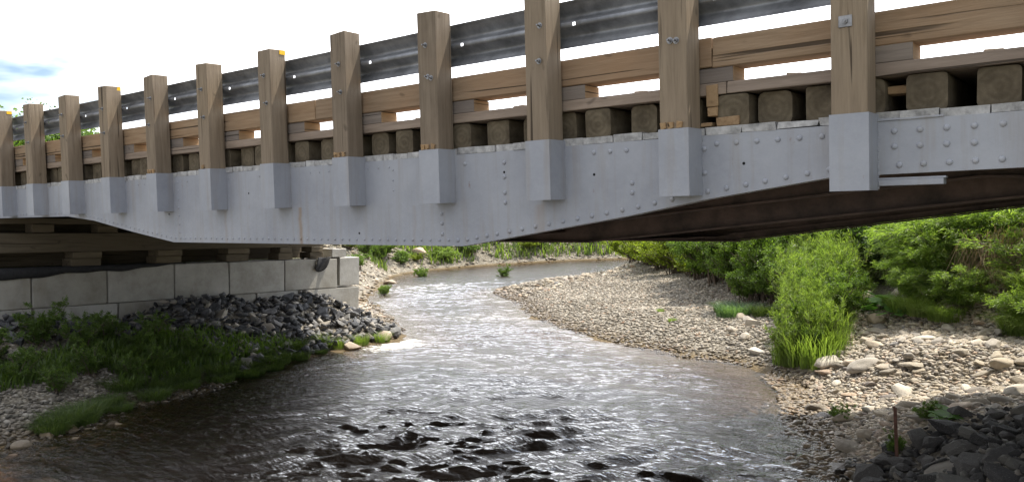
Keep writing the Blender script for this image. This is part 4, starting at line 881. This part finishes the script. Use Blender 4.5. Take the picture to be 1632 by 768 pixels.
# butterbur
def broad(seed):
    g = random.Random(seed); V = []; Fc = []; sp = []; 
    for k in range(14):
        a = g.uniform(0, 6.28); r = g.uniform(.1, .38); hz = g.uniform(.10, .26); cx, cy = r*math.cos(a), r*math.sin(a); rr = g.uniform(.09, .15); b0 = len(V); V.append((cx, cy, hz)); tx, ty = g.uniform(-.4, .4), g.uniform(-.4, .4)
        for j in range(14):
            th = j/14*6.28; q = rr*(1-.35*max(0, math.cos(th))**6)*(1+.08*math.sin(th*5)); px, py = q*math.cos(th+a), q*math.sin(th+a); V.append((cx+px, cy+py, hz+.03+tx*px+ty*py-.2*q*q/rr))
        for j in range(14): Fc.append((b0, b0+1+j, b0+1+(j+1) % 14))
        sp.append(np.array([[cx*.3, cy*.3, -.02], [cx*.7, cy*.7, hz*.6], [cx, cy, hz]]))
    t1 = tubes(sp, [.006]*len(sp)); return [('leaves', mesh_np('broad_leaves', V, Fc, MW['broad'], True)), ('stems', mesh_np('leaf_stalks', t1[0], t1[1], MW['grass_dk']))]
BB = [broad(1), broad(2)]
for k, (x, y, s, lb) in enumerate([(8.75, 7.55, 1.0, 'butterbur with broad round leaves left of the flat brown boulder'), (9.15, 7.65, .9, 'butterbur with broad leaves in front of the boulder pile'), (9.4, 7.3, .8, 'butterbur with broad dark leaves at the foot of the willows'), (10.75, 3.25, .5, 'tiny butterbur with pale leaves among the sunlit cobbles')]): plant('butterbur', BB[k % 2], x, y, s, lb, 'plant')
# --- conifer
def conifer(seed, h, w, dens=1.):
    g = np.random.default_rng(seed); pos = []; dr = []; paths = [np.array([[0, 0, -.1], [.02, 0, h*.5], [0, .02, h]])]; rad = [.09]
    z = .35
    while z < h-.1:
        nb = 7; f = (1-z/h)
        for k in range(nb):
            a = g.uniform(0, 6.28); l = w*(f**.8)*g.uniform(.7, 1.1)+.12; d = np.array([math.cos(a), math.sin(a), -.12]); t = np.linspace(0, 1, 5)[:, None]; P_ = np.array([0, 0, z])+d*l*t; P_[:, 2] += .10*l*(t[:, 0]**2); paths.append(P_); rad.append(.014)
            m_ = int(150*l*dens); u = g.uniform(.08, 1, m_); b_ = np.array([0, 0, z])+d*l*u[:, None]; b_[:, 2] += .1*l*u**2; sdv = np.cross(d, [0, 0, 1]); sw = g.uniform(-1, 1, m_)[:, None]*(1-u[:, None]*.6)*.32*l
            b_ = b_+sdv*sw; b_[:, 2] += g.normal(0, .025, m_)-abs(sw[:, 0])*.12; pos.append(b_); dd_ = d*.8+sdv*np.sign(sw)*.7+g.normal(0, .25, (m_, 3)); dr.append(dd_)
        z += .15*h/4
    V, Fq = leaves(np.concatenate(pos), np.concatenate(dr), .12, .03, .1, g); t1 = tubes(paths, rad); return [('crown', mesh_np('fir_crown', V, Fq, MW['needle'])), ('trunk', mesh_np('fir_trunk', t1[0], t1[1], MW['bark'], True))]
CF = [conifer(3, 4.0, 1.7), conifer(4, 4.0, 1.5)]
plant('fir_tree', CF[0], 7.2, 17.2, 1.0, 'dark green fir tree with flat boughs behind the bright grass', 'fir tree', sc=(1.25, 1.25, .78)); plant('fir_tree', CF[1], 5.0, 20.5, .8, 'dark fir tree farther back behind the alder bushes', 'fir tree', sc=(1.2, 1.2, .85))
plant('fir_tree', CF[1], 9.2, 18.5, .8, 'dark fir tree behind the feathery willows', 'fir tree', sc=(1.2, 1.2, .85))
# --- far left bank
for k, (x, y, s, lb) in enumerate([(-8.6, 13.1, .85, 'leftmost of three round bushes on the far left bank'), (-8.5, 14.0, .85, 'middle of three round bushes on the far left bank'), (-8.9, 15.1, .95, 'rightmost of three round bushes on the far left bank')]): plant('round_bush', MD[k % 2], x, y, s, lb, 'bush', 'three round bushes', sc=(.8, .8, 1.0))
fb = [(-10.4, 16.4), (-10.6, 18.1), (-10.2, 19.6), (-9.6, 21.2), (-8.9, 22.6), (-8.2, 24.0), (-7.3, 25.2), (-6.2, 26.3), (-5.0, 27.2), (-3.6, 28.0), (-2.2, 28.8), (-.6, 29.5), (1.0, 30.0), (3, 30.5)]
for k, (x, y) in enumerate(fb):
    plant('bank_bush', (MD, YL, DK)[k % 3][k % 2], x-.3, y+.4, random.uniform(.75, 1.1), 'low green bush along the far bank of the bend', 'bush', 'low bushes along the far bank')
    plant('bank_bush', (YL, MD, WL)[k % 3][k % 2], x+.35, y-.35+(.5 if k < 3 else 0), random.uniform(.5, .8), 'low green bush along the far bank of the bend', 'bush', 'low bushes along the far bank')
    plant('bank_bush', (MD, WL, YL)[k % 3][k % 2], x-1.3, y+1.6, random.uniform(1.0, 1.5), 'low green bush along the far bank of the bend', 'bush', 'low bushes along the far bank')
P = BANK_L
for k in range(44):
    t = k/43*(23-14)+14; i = int(min(t, 22.99)); f = t-i; x = P[i][0]*(1-f)+P[i+1][0]*f; y = P[i][1]*(1-f)+P[i+1][1]*f
    if y < 11.5: continue
    for _ in range(8):
        a = random.uniform(1.57, 4.7); q = random.uniform(.5, 2.4); xx, yy = x+q*math.cos(a)*1.0, y+q*abs(math.sin(a))
        if sd1(xx, yy) > .35: break
    if sd1(xx, yy) > .3 and xx < 6: plant('herb_clump', (MD, YL, WD, WL)[k % 4][k % 2], xx, yy, random.uniform(.4, .75), 'low green herb clump on the stony far bank', 'herb', 'herb clumps on the stony far bank', sc=(1.3, 1.3, .8))
# ground cover on the far bank and on the slopes, one mass
def cover(name, n_, xr, yr, cond, lm, h, wd, label, lean=.7, thr=.52):
    x = rng.uniform(*xr, n_); y = rng.uniform(*yr, n_); d = sdist(x, y); k = cond(x, y, d)&(vnoise(x, y, .9, 41)+.3*vnoise(x, y, 3, 42) > thr); x, y = x[k], y[k]; n2 = len(x); z = height(x, y)
    a = rng.uniform(0, 6.28, n2); H = h*rng.uniform(.4, 1.1, n2); ln = H*lean*rng.uniform(.2, 1, n2); V = np.zeros((n2, 5, 3)); sx_, sy_ = -np.sin(a)*wd/2, np.cos(a)*wd/2
    for i, t in enumerate((0, .55)):
        px = x+np.cos(a)*ln*t**2; py = y+np.sin(a)*ln*t**2; V[:, 2*i] = np.stack([px-sx_, py-sy_, z+H*t], 1); V[:, 2*i+1] = np.stack([px+sx_, py+sy_, z+H*t], 1)
    V[:, 4] = np.stack([x+np.cos(a)*ln, y+np.sin(a)*ln, z+H*.92], 1); b0 = (np.arange(n2)*5)[:, None, None]; Fq = (b0+np.array([[0, 1, 3], [0, 3, 2], [2, 3, 4]])[None]).reshape(-1, 3)
    o = link(bpy.data.objects.new(name, mesh_np(name, V.reshape(-1, 3), Fq, lm))); tag(o, label, kind='stuff'); return o
cover('bank_grass', 60000, (-14, 4), (12, 34), lambda x, y, d: (d > .15) & (d < 6) & ((y > 16) | (x < -8.5)) & ((x < -6) | (y > 24)), MW['grass'], .42, .05, 'green ground cover along the far bank of the river', thr=.36)
cover('bank_grass', 60000, (-2, 16), (8, 26), lambda x, y, d: (d > .8) & (height(x, y) > -1.5), MW['grass'], .35, .025, 'grass growing between the shrubs on the right bank')
cover('bank_grass', 16000, (-.2, 2.2), (-2.5, 3.6), lambda x, y, d: (d > .25) & (x > .7) & ((x < 1.5) | (y > .6)), MW['weed'], .20, .02, 'low weeds on the shaded ground below the concrete wall', thr=.4)
cover('bank_grass', 26000, (-14, 0), (-8, 12), lambda x, y, d: (d > 2.2) & (x < -1.2) , MW['grass_dk'], .3, .025, 'grass on the slope beside the bridge approach')
cover('meadow_grass', 50000, (-50, 30), (28, 60), lambda x, y, d: d > 3, MW['grass'], .5, .10, 'meadow grass beyond the river bend')
# --- left bank weeds and dark grass fringe
wl = [(1.75, -.15, .5), (1.5, .35, .62), (1.75, .75, .5), (1.3, -.35, .62), (1.1, -.9, .6), (.6, -1.9, .8), (0, -2.4, .9), (1.65, 1.3, .5), (.35, -1.2, .75), (.6, -.45, .8), (.45, .2, .85), (.9, .55, .72), (.6, 1.0, .85), (1.15, 1.15, .66), (.8, 1.6, .75), (1.3, 1.9, .58), (1.0, 2.3, .6), (1.45, 2.7, .5), (1.25, 3.3, .45), (1.5, 3.8, .38), (-.1, -.8, .7), (0., .1, .7), (1.55, 2.1, .5), (.2, 1.4, .6), (1.5, 1.2, .5)]
for k, (x, y, s) in enumerate([w for w in wl if w[1] < 2.2 and (w[0] > .38 or w[1] < -.6)]): plant('willow_sapling', WD[k % 3], x, y, s*(.72 if y < 1 else .6), 'leafy willow sapling in the shade below the concrete wall', 'sapling', 'willow saplings below the concrete wall')
gl_ = [(2.35, .75), (2.2, 1.25), (2.15, 1.8), (2.05, 2.3), (1.95, 2.75), (2.5, .2), (2.75, -.35), (2.85, -.65), (1.9, 1.4), (2.0, 1.0), (1.85, 2.0), (1.8, 2.5), (1.75, 2.95), (1.7, 3.4), (1.65, 3.9), (1.55, 4.3), (1.6, 4.8), (1.3, 4.2), (1.9, .6), (2.2, .25), (2.55, -.25), (2.7, -.5), (2.35, .0), (1.5, 2.9), (1.35, 3.6), (1.7, 5.2), (1.4, 1.7), (1.2, 1.0), (.9, -.9), (1.6, 1.2), (1.55, .8)]
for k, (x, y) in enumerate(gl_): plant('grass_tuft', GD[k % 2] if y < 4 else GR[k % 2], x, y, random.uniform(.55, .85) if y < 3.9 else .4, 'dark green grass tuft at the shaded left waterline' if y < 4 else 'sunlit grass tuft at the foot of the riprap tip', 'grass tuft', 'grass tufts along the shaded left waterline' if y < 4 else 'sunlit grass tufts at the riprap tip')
plant('grass_tuft', MD[0], -7.2, 15.4, .5, 'green tuft at the waterline in front of the round bushes', 'grass tuft'); plant('grass_tuft', WD[1], -4.5, 16.4, .5, 'green tuft standing alone in the rapids', 'grass tuft', z=WZ-.1); plant('grass_tuft', MD[0], -4.0, 10.6, .32, 'pale green tuft on the stony bank right of the end block', 'grass tuft'); plant('grass_tuft', YL[0], -4.4, 11.0, .28, 'pale tuft on the stony bank, left of its neighbour', 'grass tuft')
# --- distant trees
def tree_parts(seed, lm):
    g = np.random.default_rng(seed); paths = [np.array([[0, 0, -.2], [.05, .02, 1.2], [0, .1, 2.6]])]; rad = [.14]; T = []
    for k in range(34):
        a = g.uniform(0, 6.28); z0 = g.uniform(.8, 2.6); l = g.uniform(.7, 1.5)*(1.25-.3*abs(z0-1.8)); e = np.array([math.cos(a)*l, math.sin(a)*l, z0+g.uniform(.3, 1.1)]); s0 = np.array([0, 0, z0]); paths.append(np.stack([s0, (s0+e)/2+g.normal(0, .05, 3), e])); rad.append(.04)
        for q in range(6): T.append(e+g.normal(0, .28, 3)); T.append((s0+e)/2+g.normal(0, .3, 3))
    T = np.array(T); idx = g.integers(0, len(T), 14000); pos = T[idx]+g.normal(0, .16, (14000, 3)); V, Fq = leaves(pos, g.normal(size=(14000, 3)), .11, .08, .1, g); t1 = tubes(paths, rad)
    return [('crown', mesh_np('tree_crown', V, Fq, lm)), ('trunk', mesh_np('tree_trunk', t1[0], t1[1], MW['bark'], True))]
TR = [tree_parts(1, MW['leaf_dark']), tree_parts(2, MW['leaf_mid'])]
for k, (x, y, s) in enumerate([(-30, 12.2, 1.1), (-31, 14.2, 1.05), (-33, 17, .8), (-29, 10.6, 1.12), (-31, 9.2, 1.2), (-30, 7.4, 1.1)]): plant('tree', TR[k % 2], x, y, s, 'distant green tree seen between the left posts under the guardrail', 'tree', 'distant trees seen between the left posts', sc=(1.3, 1.3, 1.15))
for k, (x, y, s) in enumerate([(-16, 33, .8), (-13, 35, .85), (-9, 36, .85), (-5, 37, .9), (-1, 36, .9), (2, 37, .9), (5, 35, .9), (8, 33, .9), (-20, 30, .8), (-15, 26, .6), (10, 28, .8), (13, 24, .8), (12, 30, .9)]): plant('tree', TR[k % 2], x, y, s, 'tree beyond the river bend, behind the far bank bushes', 'tree', 'trees beyond the river bend', sc=(1.3, 1.3, .85))
print('objects', len(bpy.data.objects), 'tris', sum(len(o.data.polygons) for o in bpy.data.objects if o.type == 'MESH'))
